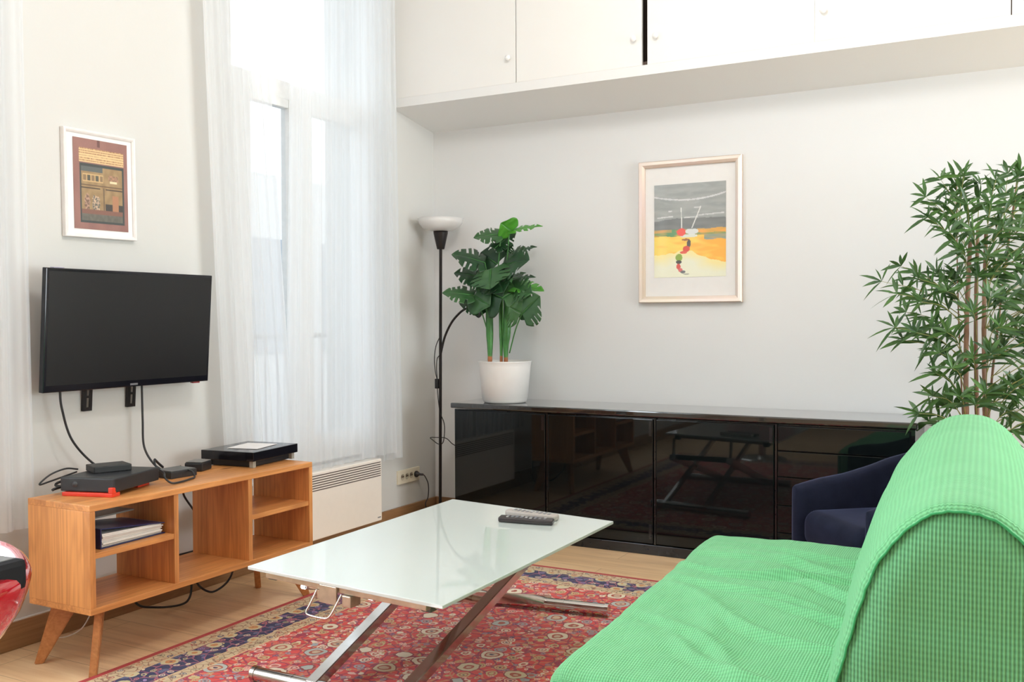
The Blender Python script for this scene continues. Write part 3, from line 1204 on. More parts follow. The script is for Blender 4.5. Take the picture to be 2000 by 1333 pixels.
def miniature(s, t):
    c = lerp((.62, .36, .30), (.56, .31, .27), .5+nz(s*5, t*5, 1, 1))
    if .44 < s < .49 and t < .08:
        c = (.42, .2, .17)
    if .10 < s < .93 and .10 < t < .26:
        c = (.90, .72, .42)
        if (t*100) % 2.6 < 1.1:
            c = lerp((.62, .36, .17), (.85, .62, .33), .5+nz(s*60, t*30, 1, 2)*1.5)
    if .11 < s < .93 and .27 < t < .93:
        c = (.17, .21, .20)
    if .14 < s < .90 and .30 < t < .905:
        c = lerp((.66, .50, .26), (.58, .42, .20), .5+nz(s*12, t*12, 1, 3))
        if t < .36 and s < .53:
            c = (.30, .33, .32)
        if .385 < t < .47 and .16 < s < .54:
            c = (.82, .62, .32)
            if .395 < t < .46 and (s*100) % 7.6 > 2 and .17 < s < .53:
                c = lerp((.55, .40, .22), (.30, .28, .2), float(int(s*100/7.6) % 2))
        if .50 < t < .515:
            c = (.42, .27, .13)
        if .535 < t < .55 and (s < .48 or s > .58):
            c = (.22, .14, .09)
        if .53 < t < .80 and abs(s-.545) < .006:
            c = (.35, .25, .14)
        if .66 < s < .80 and .44 < t < .465:
            c = (.88, .80, .55)
        if .64 < s < .82 and .38 < t < .44:
            c = lerp((.72, .45, .30), (.55, .38, .22), .5+nz(s*40, t*40, 1, 6)*2)
        if ((s-.24)/.05)**2+((t-.70)/.10)**2 < 1+.6*nz(s*30, t*30, 1, 4):
            c = lerp((.45, .30, .20), (.72, .50, .38), .5+nz(s*40, t*40, 1, 5)*2)
        if ((s-.40)/.07)**2+((t-.71)/.10)**2 < 1+.8*nz(s*30, t*30, 1, 7):
            c = lerp((.80, .62, .45), (.35, .33, .28), .5+nz(s*45, t*45, 1, 8)*2.2)
        if .70 < s < .82 and .60 < t < .78:
            c = (.72, .42, .22)
        if t > .70 and .57 < s < .90 and t < .79 and not (.70 < s < .82):
            c = (.20, .17, .14)
        if .78 < t < .83:
            c = (.52, .28, .20)
        if t >= .83:
            c = lerp((.33, .31, .26), (.38, .36, .30), .5+nz(s*20, t*20, 1, 9))
    g_ = (c[0]+c[1]+c[2])/3
    return tuple(.66*k+.34*g_+.04 for k in c)


def frame_ring(a0, a1, b0, b1, wd, th, plane, bev=.002):
    # one mitred moulding: (inset, height) profile swept round the rectangle
    pf = [(0, 0), (0, th-bev), (bev, th), (wd*.55, th*.96), (wd-bev*.7, th*.80), (wd, th*.74), (wd, 0)]
    vs, fs = [], []
    for (i_, h_) in pf:
        for (a, b) in ((a0+i_, b0+i_), (a1-i_, b0+i_), (a1-i_, b1-i_), (a0+i_, b1-i_)):
            vs.append((h_, a, b) if plane == 'x' else (a, -h_, b))
    n_ = len(pf)
    for k in range(n_):
        for c in range(4):
            q = (k*4+c, k*4+(c+1) % 4, ((k+1) % n_)*4+(c+1) % 4, ((k+1) % n_)*4+c)
            fs.append(q if plane == 'x' else q)
    mb = MB().add(vs, fs)
    return mb


pr_ = thing('framed_painting', 'framed beach painting with red and white boats on the back wall', 'painting', (-1.536, BY-.001, 1.561))
frame_ring(-.267, .267, -.36, .36, .033, .030, 'y', .004).build('frame', M['frame_metal'], pr_)
MB().box((-.24, -.012, -.335), (.24, -.002, .335)).build('mount_board', M['mat_board'], pr_)
a = art_mesh('print', .372, .470, 150, 190, beach, pr_, 'y')
a.location = (-.001, -.0135, .0035)
pl_ = thing('framed_miniature', 'white framed palace miniature hanging above the television', 'picture', (WX+.001, 2.441, 1.622))
pl_.rotation_euler = (math.radians(.6), 0, 0)
frame_ring(-.156, .156, -.1955, .1955, .014, .020, 'x').build('frame', M['white_frame'], pl_)
MB().box((.002, -.145, -.185), (.010, .145, .185)).build('mount_board', M['mat_board'], pl_)
a = art_mesh('print', .236, .330, 120, 160, miniature, pl_, 'x')
a.location = (.0115, .004, .001)

# ---------------------------------------------------------------- heater and socket
ht = thing('electric_heater', 'white wall heater with a slotted top grille under the curtained window', 'heater', (WX, 3.60, 0))
MB().box((.03, -.47, .085), (.098, .463, .405), .006).build('body', M['heater'], ht)
MB().box((0, -.40, .12), (.03, .40, .36)).build('wall_mount', M['dark_slot'], ht)
for k in range(7):
    z = .388-k*.0115
    MB().box((.0975, -.45, z-.0022), (.0990, .452, z+.0022)).build('grille_slot', M['dark_slot'], ht)
MB().box((.098, .425, .101), (.0986, .452, .107)).build('maker_mark', simple('mark_grey', (.25, .25, .25), .5), ht)

sk = thing('wall_socket', 'ivory four-gang wall socket strip beside the heater', 'socket', (WX, 4.435, .256))
MB().box((0, -.104, -.038), (.012, .104, .038), .002).build('faceplate', M['socket'], sk)
for k in range(4):
    y = -.064+k*.0425
    g = MB().lathe([(.0175, .0125), (.0160, .0135), (.0150, .0122), (0, .0122)], (0, y, 0), 20, 0)
    so = g.build('socket', simple('socket_well', (.50, .45, .34), .5), sk)
    if k < 3:
        MB().box((.0124, y-.009, -.004), (.0140, y-.003, .010)).box((.0124, y+.002, -.002), (.0140, y+.010, .006)).build('pin_hole', simple('pin_dark', (.10, .06, .04), .6), so)
pg = thing('plug_lead', 'black plug and lead in the wall socket beside the floor lamp', 'plug', (0, 0, 0))
MB().lathe([(0, .012), (.017, .012), (.018, .022), (.012, .030), (.007, .038), (.006, .062), (0, .064)], (WX, 4.4985, .256), 18, 0).build('plug', M['black_plastic'], pg)
MB().tube(catmull([(WX+.055, 4.4985, .256), (WX+.072, 4.50, .248), (WX+.085, 4.515, .20), (WX+.08, 4.52, .13), (WX+.075, 4.50, .09), (WX+.09, 4.515, .04), (WX+.12, 4.54, .006), (WX+.12, 4.60, .005)], 8), .003, 7).build('lead', M['black_plastic'], pg)

# ---------------------------------------------------------------- floor lamp
LX, LY = -2.925, 4.555
fl = thing('floor_lamp', 'black uplighter floor lamp with white bowl shade in the corner', 'floor lamp', (LX, LY, 0))
MB().lathe([(0, .028), (.012, .028), (.016, .022), (.115, .014), (.125, .008), (.126, 0), (0, 0)], n=40).build('base', M['black_metal'], fl)
MB().tube([(-.008, 0, .02), (0, 0, .9), (.006, 0, 1.53)], .0085, 12).build('pole', M['black_metal'], fl)
MB().lathe([(0, 1.512), (.020, 1.512), (.0215, 1.516), (.040, 1.600), (.0405, 1.612), (.036, 1.612), (0, 1.606)], (.006, 0, 0), 28).build('lamp_holder', M['black_metal'], fl)
MB().lathe([(.034, 1.612), (.070, 1.616), (.100, 1.630), (.120, 1.655), (.128, 1.682), (.125, 1.682), (.116, 1.657), (.097, 1.634), (.068, 1.621), (.034, 1.617)], (.006, 0, 0), 48).build('lamp_shade', M['opal'], fl)
arm = MB().tube(catmull([(.0, -.006, .90), (.012, -.006, .955), (.035, -.005, 1.03), (.075, .0, 1.105), (.125, 0, 1.155), (.165, -.005, 1.178), (.185, -.01, 1.18)], 8), .0065, 10)
arm.build('reading_arm', M['black_metal'], fl)
MB().lathe([(0, 0), (.016, 0), (.020, .03), (.040, .075), (.037, .075), (.017, .03), (0, .02)], (0, 0, 0), 24).build('reading_shade', M['black_metal'], fl, loc=(.186, -.01, 1.181)).rotation_euler = (0, math.radians(100), 0)
MB().tube(catmull([(-.006, 0, 1.02), (-.03, .0, .97), (-.04, 0, .90), (-.034, 0, .83), (-.024, 0, .79)], 8), .0025, 6).build('cord', M['black_plastic'], fl)
MB().tube(catmull([(-.004, -.006, .92), (-.022, 0, .90), (-.026, 0, .85), (-.022, 0, .79)], 8), .0025, 6).build('cord', M['black_plastic'], fl)
MB().box((-.033, -.010, .735), (-.011, .008, .79), .003).build('cord_switch', M['black_plastic'], fl)
MB().tube(catmull([(-.022, 0, .737), (-.015, -.006, .70), (-.004, -.012, .64), (.004, -.012, .60), (.022, 0, .54), (.022, 0, .47), (.010, 0, .43), (-.02, 0, .425), (-.055, 0, .445), (-.070, 0, .457), (-.03, 0, .46), (.03, 0, .46), (.068, 0, .435), (.09, .05, .38), (.10, .08, .2), (.08, .09, .02)], 8), .0025, 6).build('cord', M['black_plastic'], fl)

# ---------------------------------------------------------------- sideboard
SBX0, SBX1, SF = -2.713, -.432, 4.32
sbd = thing('sideboard', 'long black high-gloss sideboard along the back wall', 'sideboard', (SBX0, SF, 0))
WL = SBX1-SBX0
mb = MB().box((0, -.002, .655), (WL, BY-SF-.004, .683), .006)
mb.build('top', M['lacquer_top'], sbd)
mb = MB()
mb.box((.012, .022, .05), (WL-.012, BY-SF-.006, .65))
mb.build('carcass', M['lacquer_edge'], sbd)
MB().box((.012, .004, .0), (WL-.012, .05, .048), .002).build('plinth', M['lacquer_edge'], sbd)
bnd = [.018, .563, 1.131, 1.697, WL-.022]
for i in range(3):
    a, b = bnd[i]+.008, bnd[i+1]-.008
    dr = MB().box((a, 0, .055), (b, .02, .645), .003).build('door', M['lacquer'], sbd)
    for zz in (.60, .11):
        MB().box((b-.020, -.0015, zz-.035), (b-.006, .0, zz+.035), .0005).build('hinge_plate', M['lacquer_edge'], dr)
for i in range(1, 4):
    MB().box((bnd[i]-.004, .006, .05), (bnd[i]+.004, .022, .65)).build('divider', M['lacquer_edge'], sbd)
a, b = bnd[3]+.008, bnd[4]-.008
zs = [.055, .17, .292, .418, .533, .645]
for k in range(5):
    d = MB().box((a, 0, zs[k]+.0015), (b, .02, zs[k+1]-.0015), .003).build('drawer', M['lacquer'], sbd)

# ---------------------------------------------------------------- potted monstera
PX, PY, PZ = -2.468, 4.47, .6835
mo = thing('potted_monstera', 'monstera in a round white pot on the left end of the black sideboard', 'potted plant', (PX, PY, PZ))
MB().lathe([(0, .004), (.106, .0), (.112, .003), (.118, .016), (.119, .022), (.121, .024), (.136, .190), (.140, .213), (.143, .2175), (.139, .219), (.134, .210), (.130, .19), (0, .19)], n=56).build('pot', M['pot'], mo)
MB().lathe([(0, .200), (.08, .197), (.131, .193)], n=40).build('soil', M['soil'], mo)


def P2(u, v, y):
    p = at(u, v, 1, y)
    return p-Vector((PX, PY, PZ))


for (u0, u1, r0, r1) in ((957, 956, .011, .020), (988, 992, .010, .021), (979, 978, .007, .010)):
    b_, m_, t_ = P2(u0, 700, 4.47), P2((u0+u1)/2, 650, 4.47), P2(u1, 590, 4.47)
    b_.z = .222
    MB().tube(catmull([b_, P2(u0, 672, 4.47), m_, t_, P2(u1+4, 540, 4.47)], 6), [r0+(r1-r0)*math.sin(min(1, k/24*1.6)*PI/2)*(1 if k < 18 else 1-(k-18)/9) for k in range(25)], 12).build('stalk', M['stalk'], mo)
    MB().tube([b_-Vector((0, 0, .03)), b_+Vector((0, 0, .0)), b_+Vector((0, 0, .022))], [r0*.95, r0*1.15, r0*1.12], 10).build('stalk_base', M['stalk_base'], mo)


def monstera_leaf(base, tip, halfw, normal, mt, curl=.12, slits=True, seed=0):
    """leaf blade from base to tip, halfw metres either side, split by wedge slits"""
    base, tip = Vector(base), Vector(tip)
    ax = tip-base
    L = ax.length
    ax.normalize()
    nrm = Vector(normal)
    nrm = (nrm-ax*nrm.dot(ax)).normalized()
    sd_ = ax.cross(nrm).normalized()
    mb = MB()
    NS, NW = 30, 9
    rn_ = random.Random(seed)
    cuts = [(.20+.18*k+rn_.uniform(-.035, .035), rn_.uniform(.35, .68)) for k in range(4)]
    for sg in (-1, 1):
        vs, idx = [], {}
        for i in range(NS+1):
            s_ = i/NS
            # heart outline
            wv = (math.sin(PI*min(1, (s_+.10)/1.10)**.72))**.8 if s_ < 1 else 0
            wv = max(wv, 0)
            for j in range(NW+1):
                q = j/NW
                across = q*wv*halfw
                along = s_*L+(q**1.3)*L*.10*(1-s_)-(.17*L*(q**1.6)*max(0, 1-s_*3.2))
                z = -curl*L*((s_-.35)**2)*1.2 - curl*.9*halfw*(q*wv)**2 + .05*halfw*q + .003*math.sin(s_*14+q*3)*q
                vs.append(base+ax*along+sd_*(sg*across)+nrm*z)
        fs = []
        for i in range(NS):
            for j in range(NW):
                s_, q = (i+.5)/NS, (j+.5)/NW
                cut = False
                if slits:
                    for (c0, q0) in cuts:
                        if abs(s_-c0) < .020*(1+1.5*(q-q0)) and q > q0:
                            cut = True
                if cut:
                    continue
                a = i*(NW+1)+j
                f = (a, a+NW+1, a+NW+2, a+1)
                fs.append(f if sg > 0 else f[::-1])
        mb.add(vs, fs, True)
    o = mb.build('leaf', mt, mo)
    m = o.modifiers.new('thick', 'SOLIDIFY')
    m.thickness = .0008
    rib = MB().tube([base+nrm*(-curl*L*.1+.001), base+ax*L*.35+nrm*.0015, base+ax*L*.85+nrm*(-curl*L*.3+.001)], [.0022, .0018, .0006], 5)
    rib.build('rib', M['stalk'], o)
    return o


G = lambda x, y: (860+x/6.667, 420+y/6.667)
LD, LM, LB = M['leaf_dark'], M['leaf_mid'], M['leaf_bright']
leaves = [
    # base px(zoom coords), tip, ybase, ytip, halfwidth m, normal, material
    ((900, 205), (1330, 125), 4.46, 4.52, .050, (0, -.32, 1), LB),
    ((935, 215), (790, 110), 4.46, 4.40, .062, (-.2, -1, .35), LB),
    ((790, 250), (430, 285), 4.45, 4.38, .080, (.0, -.55, 1), LM),
    ((700, 440), (980, 210), 4.44, 4.52, .055, (0, -.7, .6), LD),
    ((580, 620), (150, 500), 4.44, 4.34, .095, (.1, -.55, 1), LD),
    ((800, 660), (1140, 570), 4.46, 4.36, .100, (0, -.9, .75), LD),
    ((740, 640), (520, 480), 4.48, 4.52, .095, (0, -.9, .6), LD),
    ((940, 490), (1255, 400), 4.5, 4.56, .038, (0, -.4, 1), LD),
    ((830, 470), (945, 378), 4.47, 4.5, .034, (0, -1, .2), LD),
    ((540, 810), (180, 745), 4.46, 4.40, .085, (0, -.55, 1), LD),
    ((660, 700), (640, 960), 4.40, 4.30, .105, (.1, -1, .5), LM),
    ((440, 1050), (25, 1000), 4.40, 4.32, .078, (-.1, -.55, 1), LM),
    ((440, 1050), (640, 1180), 4.40, 4.36, .080, (.1, -1, .35), LM),
    ((600, 1160), (245, 1140), 4.50, 4.44, .085, (0, -.7, 1), LD),
    ((870, 900), (1345, 965), 4.46, 4.42, .062, (.1, -.4, 1), LB),
    ((820, 845), (1240, 790), 4.50, 4.56, .050, (0, -.35, 1), LD),
    ((860, 850), (1110, 740), 4.53, 4.6, .040, (0, -.4, 1), LD),
    ((810, 1080), (1060, 940), 4.38, 4.44, .085, (0, -.9, .5), LM),
    ((810, 1080), (620, 1000), 4.38, 4.40, .110, (.2, -1, .0), LD),
    ((1060, 1290), (1290, 1060), 4.38, 4.36, .095, (.1, -1, .35), LM),
    ((1050, 1280), (900, 1200), 4.38, 4.36, .085, (-.1, -1, .2), LM),
    ((1060, 1270), (1160, 1345), 4.42, 4.44, .030, (0, -1, .3), LD),
    ((690, 740), (820, 1000), 4.42, 4.36, .100, (0, -1, .5), LD),
    ((900, 960), (1180, 1010), 4.44, 4.36, .075, (0, -1, .6), LM),
    ((560, 880), (330, 870), 4.44, 4.4, .060, (0, -.7, 1), LM),
]
for i, (b0, t0, yb, yt, hw, nr, mt) in enumerate(leaves):
    pb, pt = P2(*G(*b0), yb), P2(*G(*t0), yt)
    monstera_leaf(pb, pt, hw*1.13, (nr[0], nr[1]*1.35, nr[2]), mt, .12, i not in (1, 18, 21, 12), i)
    if i in (0, 2, 4, 9, 11, 13, 14, 17, 19, 7, 15, 5):
        u0 = {0: 985, 2: 968, 4: 962, 9: 960, 11: 953, 13: 958, 14: 990, 17: 982, 19: 995, 7: 985, 15: 990, 5: 985}[i]
        v0 = {11: 650, 19: 690, 17: 660}.get(i, 600)
        root_p = P2(u0, v0, 4.47)
        mid = (root_p+pb)/2+Vector((0, 0, .02))
        MB().tube(catmull([root_p, mid, pb], 6), [.0035]*13, 7).build('petiole', M['stalk'], mo)

# ---------------------------------------------------------------- bamboo plant
BX, BYY = -.14, 4.38
bp = thing('potted_bamboo', 'tall artificial bamboo plant behind the green sofa at the right', 'potted plant', (BX, BYY, 0))
MB().lathe([(0, 0), (.12, 0), (.13, .01), (.155, .26), (.158, .27), (.150, .27), (.145, .25), (0, .25)], n=40).build('pot', simple('dark_pot', (.05, .045, .04), .5), bp)
MB().lathe([(0, .258), (.147, .252)], n=30).build('soil', M['soil'], bp)


def P3(u, v, y=BYY):
    return at(u, v, 1, y)-Vector((BX, BYY, 0))


canes = [(1887, 1895, 470, 4.38, .0125), (1908, 1910, 440, 4.44, .0105), (1924, 1926, 450, 4.40, .0115), (1932, 1990, 330, 4.46, .006), (1880, 1868, 350, 4.42, .004)]
for (u0, u1, vt, yy, r) in canes:
    b_ = P3(u0, 800, yy)
    t_ = P3(u1, vt, yy)
    g0 = Vector((b_.x*.8, b_.y*.8, .25))
    pts = [g0, (g0+b_)/2+Vector((.004, 0, 0)), b_, (b_+t_)/2+Vector((-.006, 0, 0)), t_]
    cm = catmull(pts, 10)
    rr = []
    acc = 0
    for k in range(len(cm)):
        if k:
            acc += (cm[k]-cm[k-1]).length
        rr.append(r*(1.0 if (acc % .16) > .03 else 1.12)*(1-.35*k/len(cm)))
    MB().tube(cm, rr, 9).build('cane', M['bamboo'], bp)

branches = [  # end pixel, y offset, start v on a cane, cane u
    (1808, 385, -.05, 470, 1893), (1838, 352, -.02, 450, 1893), (1866, 348, .0, 420, 1870), (1882, 345, -.04, 430, 1872), (1915, 360, .02, 450, 1908),
    (1945, 352, -.06, 450, 1925), (1968, 340, .02, 440, 1960), (1992, 335, .04, 400, 1980), (1812, 425, -.06, 500, 1893), (1850, 400, -.08, 480, 1893),
    (1890, 400, -.08, 470, 1893), (1935, 400, -.1, 470, 1925), (1975, 400, -.06, 480, 1925), (1960, 445, -.12, 500, 1925), (1855, 455, -.1, 520, 1893),
    (1990, 450, -.06, 500, 1925), (1900, 450, -.12, 510, 1908), (1880, 490, -.1, 530, 1893), (1930, 500, -.1, 540, 1925), (1980, 510, -.08, 540, 1925),
    (1722, 550, -.08, 600, 1889), (1760, 520, -.02, 590, 1889), (1752, 575, -.14, 610, 1889), (1795, 545, -.06, 590, 1889), (1800, 590, -.12, 620, 1889),
    (1830, 535, .02, 570, 1889), (1850, 570, -.1, 600, 1889), (1748, 640, -.10, 680, 1888), (1770, 610, .0, 650, 1889), (1790, 650, -.14, 690, 1888),
    (1765, 665, -.05, 700, 1888), (1822, 640, -.1, 680, 1888), (1850, 650, -.14, 690, 1888), (1835, 690, -.1, 730, 1888), (1828, 730, -.05, 770, 1887),
    (1860, 720, -.12, 750, 1887), (1900, 700, -.12, 740, 1908), (1935, 690, -.12, 730, 1925), (1900, 610, -.14, 640, 1908), (1935, 580, -.14, 620, 1925),
    (1965, 590, -.08, 620, 1925), (1995, 560, -.1, 600, 1925), (1955, 640, -.12, 660, 1925), (1990, 640, -.06, 670, 1925), (1960, 680, -.02, 710, 1925),
    (1822, 775, -.08, 800, 1887), (1845, 790, -.02, 810, 1887), (1795, 808, -.06, 830, 1887), (1875, 775, -.12, 800, 1887), (1925, 770, -.12, 790, 1925),
    (1905, 790, -.1, 805, 1908), (1965, 770, -.02, 800, 1925), (1985, 745, .02, 790, 1925), (1990, 800, -.04, 830, 1925), (1975, 840, -.0, 860, 1925),
    (1815, 825, .02, 850, 1887), (1910, 540, -.05, 560, 1908), (1870, 540, .05, 570, 1889), (1950, 540, .05, 560, 1925)]
rb_ = random.Random(21)
extra = []
for k in range(34):          # the half of the crown that lies outside the frame
    u = rb_.uniform(2020, 2130)
    v = rb_.uniform(360, 830)
    extra.append((u, v, rb_.uniform(-.14, .12), v+30, 1925+rb_.uniform(0, 20)))


def blade(mb, p, d, L, wd, rn_):
    d = d.normalized()
    rv = Vector((rn_.uniform(-.8, .8), rn_.uniform(-1, -.3), rn_.uniform(-.3, .9)))
    nr = (rv-d*rv.dot(d)).normalized()
    sx = d.cross(nr)
    prof = [(0, .08), (.14, .50), (.38, 1), (.66, .78), (.88, .30), (1, 0)]
    vs = []
    for (t_, w_) in prof:
        c = p+d*(L*t_)+Vector((0, 0, -1))*(L*.22*t_*t_)
        vs += [c-sx*(wd*w_)+nr*(wd*.25*w_), c, c+sx*(wd*w_)+nr*(wd*.25*w_)]
    fs = []
    for i in range(len(prof)-1):
        a = i*3
        fs += [(a, a+1, a+4, a+3), (a+1, a+2, a+5, a+4)]
    mb.add(vs, fs, True)


for bi, (u, v, dy, vs_, us_) in enumerate(branches+extra):
    e = P3(u, v, BYY+dy*1.4)
    s0 = P3(us_, vs_+25, 4.40)
    if e.y+BYY > 4.66:
        e.y = 4.66-BYY
    dr_ = (e-s0)
    mid = s0+dr_*.5+Vector((0, 0, .035))
    pts = catmull([s0, mid, e], 6)
    tw = MB().tube(pts, [.0022-.0014*k/12 for k in range(13)], 5)
    ob = tw.build('twig', M['twig'], bp)
    mb = MB()
    bl = dr_.normalized()
    for nd_ in (.42, .62, .82, 1.0):
        p = pts[min(12, int(nd_*12))]
        nl = 5 if nd_ == 1.0 else 4
        base_a = math.atan2(bl.z, bl.x)
        for k in range(nl):
            an = base_a+(k-(nl-1)/2)*.62+rb_.uniform(-.28, .28)
            if nd_ < 1 and k % 2:
                an += rb_.choice((-.7, .7))
            dd_ = Vector((math.cos(an), rb_.uniform(-.45, .45), math.sin(an)))
            blade(mb, p, dd_, rb_.uniform(.060, .115), rb_.uniform(.0055, .0090), rb_)
    mb.build('leaf_spray', M['leaf_bamboo'], ob)

# ---------------------------------------------------------------- coffee table
TL, TWd = 1.0703, .6635
ux = Vector((1, -.01614, -.02886)).normalized()
uy = Vector((.01614, 1, .01469)).normalized()
uz = ux.cross(uy).normalized()
TC = Vector((-1.6283, 2.5777, .42))
ct = thing('coffee_table', 'white glass coffee table with folding chrome legs on the rug', 'coffee table', tuple(TC))
ct.rotation_mode = 'XYZ'
ct.rotation_euler = Matrix(((ux.x, uy.x, uz.x), (ux.y, uy.y, uz.y), (ux.z, uy.z, uz.z))).to_euler()
CTI = Matrix(((ux.x, uy.x, uz.x, TC.x), (ux.y, uy.y, uz.y, TC.y), (ux.z, uy.z, uz.z, TC.z), (0, 0, 0, 1))).inverted()
W_ = lambda x, y, z: CTI @ Vector((x, y, z))
MB().box((-TWd/2, -TL/2, -.010), (TWd/2, TL/2, 0), .002).build('glass_top', M['glass_top'], ct)
mb = MB()
for y in (-TL/2+.026, TL/2-.055):
    mb.box((-TWd/2+.055, y-.012, -.029), (TWd/2-.06, y+.012, -.0105), .002)
for x in (-TWd/2+.06, TWd/2-.065):
    mb.box((x-.012, -TL/2+.055, -.034), (x+.012, TL/2-.055, -.0105), .002)
mb.build('top_frame', M['steel'], ct)
for x in (-TWd/2+.06, TWd/2-.075):
    for y in (-TL/2+.05, TL/2-.05):
        MB().box((x-.016, y-.016, -.040), (x+.016, y+.016, -.0102), .004).build('rubber_pad', simple('smoked_rubber', (.10, .12, .10), .4), ct)
# latch with pull handle at the near end
lt = MB().box((-.075, -TL/2+.006, -.062), (-.015, -TL/2+.013, -.012), .002)
lt.box((-.088, -TL/2+.008, -.052), (-.076, -TL/2+.05, -.030)).box((.004, -TL/2+.006, -.062), (.034, -TL/2+.05, -.030), .003)
lt.build('latch', M['steel'], ct)
y_ = -TL/2+.000
MB().tube(catmull([(-.085, y_+.01, -.030), (-.098, y_-.004, -.070), (-.105, y_-.010, -.088), (-.095, y_-.012, -.096), (-.040, y_-.012, -.096), (-.022, y_-.010, -.086), (-.010, y_-.002, -.060), (.0, y_+.01, -.030)], 6), .003, 8).build('latch_handle', M['chrome'], ct)
# foot tubes lie on the rug, one below each end


def foot_tube(y, x0, x1, r=.022, z=.0355, sl=0):
    mb = MB()
    n_ = 24
    Wx = lambda x, y_, z_: W_(x, y_+(x-x1)*sl, z_)
    mb.tube([Wx(x0, y, z), Wx(x1, y, z)], r, n_)
    for x in (x0, x1):
        s = 1 if x == x1 else -1
        mb.tube([Wx(x-.004*s, y, z), Wx(x+.010*s, y, z)], r*1.13, n_)
    for x in (x0+.145, x1-.165):
        mb.tube([Wx(x-.003, y, z), Wx(x+.003, y, z)], r*1.05, n_)
    return mb.build('foot_bar', M['chrome'], ct)


foot_tube(2.216, -2.098, -1.42)
foot_tube(3.318, -1.98, -1.405, sl=.13)
for (xa, xb) in ((-1.875, -1.930), (-1.578, -1.580)):
    MB().beam(W_(xa, 2.205, .040), W_(xb, 3.06, .285), .040, .034, bev=.003).build('leg_bar', M['chrome'], ct)
for (xa, xb) in ((-1.895, -1.895), (-1.650, -1.650)):
    MB().beam(W_(xa, 3.33, .038), W_(xb, 2.20, .345), .022, .034, bev=.003).build('leg_bar', M['chrome'], ct)
MB().beam(W_(-1.93, 3.04, .285), W_(-1.58, 3.04, .285), .03, .03).build('cross_bar', M['chrome'], ct)
MB().beam(W_(-1.90, 2.22, .345), W_(-1.64, 2.22, .345), .03, .03).build('cross_bar', M['chrome'], ct)
for (x, y) in ((-1.93, 3.04), (-1.580, 3.04)):
    MB().beam(W_(x, y, .28), W_(x, y-.02, .395), .012, .03, (0, 1, 0)).build('hanger', M['steel'], ct)
for (x, y) in ((-1.895, 2.22), (-1.650, 2.22)):
    MB().beam(W_(x, y, .34), W_(x, y+.01, .395), .012, .03, (0, 1, 0)).build('hanger', M['steel'], ct)
for (x, y, z) in ((-1.62, 2.745, .195), (-1.92, 2.745, .195)):
    MB().tube([W_(x-.045, y, z), W_(x+.045, y, z)], .010, 12).build('pivot', M['steel'], ct)


# remote controls
def TP(x, y, z):
    return tuple(TC+ux*x+uy*y+uz*z)


R_ct = Matrix(((ux.x, uy.x, uz.x), (ux.y, uy.y, uz.y), (ux.z, uy.z, uz.z)))


def remote(name, label, pxs, hgt, wd, mt, buttons):
    a, b = pxs
    pa, pb = at(*a, 2, .425), at(*b, 2, .425)
    qa, qb = CTI @ pa, CTI @ pb
    c = (qa+qb)/2
    d = qb-qa
    an = math.atan2(d.y, d.x)
    L = math.hypot(d.x, d.y)
    r = thing(name, label, 'remote control', TP(c.x, c.y, .0005), 0, 'remote controls on the glass table')
    r.rotation_euler = (R_ct @ Matrix.Rotation(an, 3, 'Z')).to_euler()
    b_ = rbox((L, wd, hgt), hgt*.35, (8, 4, 2), lambda p, n_: Vector((p.x, p.y*(1+.10*math.cos(p.x/L*5)), p.z)), (0, 0, hgt/2))
    b_.build('housing', mt, r)
    if buttons:
        for i in range(9):
            for j in range(3):
                MB().box((-L*.36+i*L*.085, -wd*.28+j*wd*.24, hgt-.0005), (-L*.36+i*L*.085+L*.045, -wd*.28+j*wd*.24+wd*.15, hgt+.0015), .0004).build('button', simple('button_%s' % ('g' if j != 1 else 'w'), (.22, .22, .24) if (i+j) % 5 else (.5, .5, .48), .4), r)
    return r


remote('remote_control', 'dark remote control at the front of the pair on the glass table', ((975, 1018), (1081, 1023)), .018, .045, simple('remote_dark', (.035, .028, .030), .3), True)
remote('remote_control', 'grey remote control lying behind the dark one on the glass table', ((990, 1007), (1089, 1016)), .020, .042, simple('remote_grey', (.40, .36, .33), .35), True)

# ---------------------------------------------------------------- green sofa
SA = math.radians(2.6)
sf = thing('green_sofa', 'bright green ribbed sofa bed with a tall rounded back in the foreground', 'sofa', (-.108, 1.775, 0), SA)
SLn = 1.43


def fold(x, y):
    """creases of the stretch cover: long diagonal folds fading away from the backrest"""
    z = 0
    for (px, py, ang, L_, wd, h_) in ((-.35, 1.05, 2.9, .42, .020, .010), (-.45, .93, 3.05, .38, .018, .011), (-.30, .80, 2.7, .30, .016, .010), (-.50, .72, 2.6, .30, .02, .008),
                                      (-.33, .62, 2.95, .25, .016, .008), (-.40, .45, 2.5, .35, .02, .007), (-.55, .30, 2.35, .3, .022, .006), (-.36, 1.20, 3.0, .30, .02, .008),
                                      (-.42, .18, 2.45, .30, .02, .006), (-.62, 1.10, 3.3, .25, .024, .006), (-.6, .55, 2.3, .22, .03, .005)):
        dx, dy = x-px, y-py
        ca, sa = math.cos(ang), math.sin(ang)
        al, ac = dx*ca+dy*sa, -dx*sa+dy*ca
        ac += .04*math.sin(al*9+px*20)
        z += h_*math.exp(-(ac/wd)**2)*math.exp(-(al/L_)**2*1.6)
        z -= .45*h_*math.exp(-((ac-wd*1.8)/wd)**2)*math.exp(-(al/L_)**2*1.6)
    z += .004*noise.noise(Vector((x*5, y*5, 2)))+.002*noise.noise(Vector((x*16, y*16, 5)))
    return z


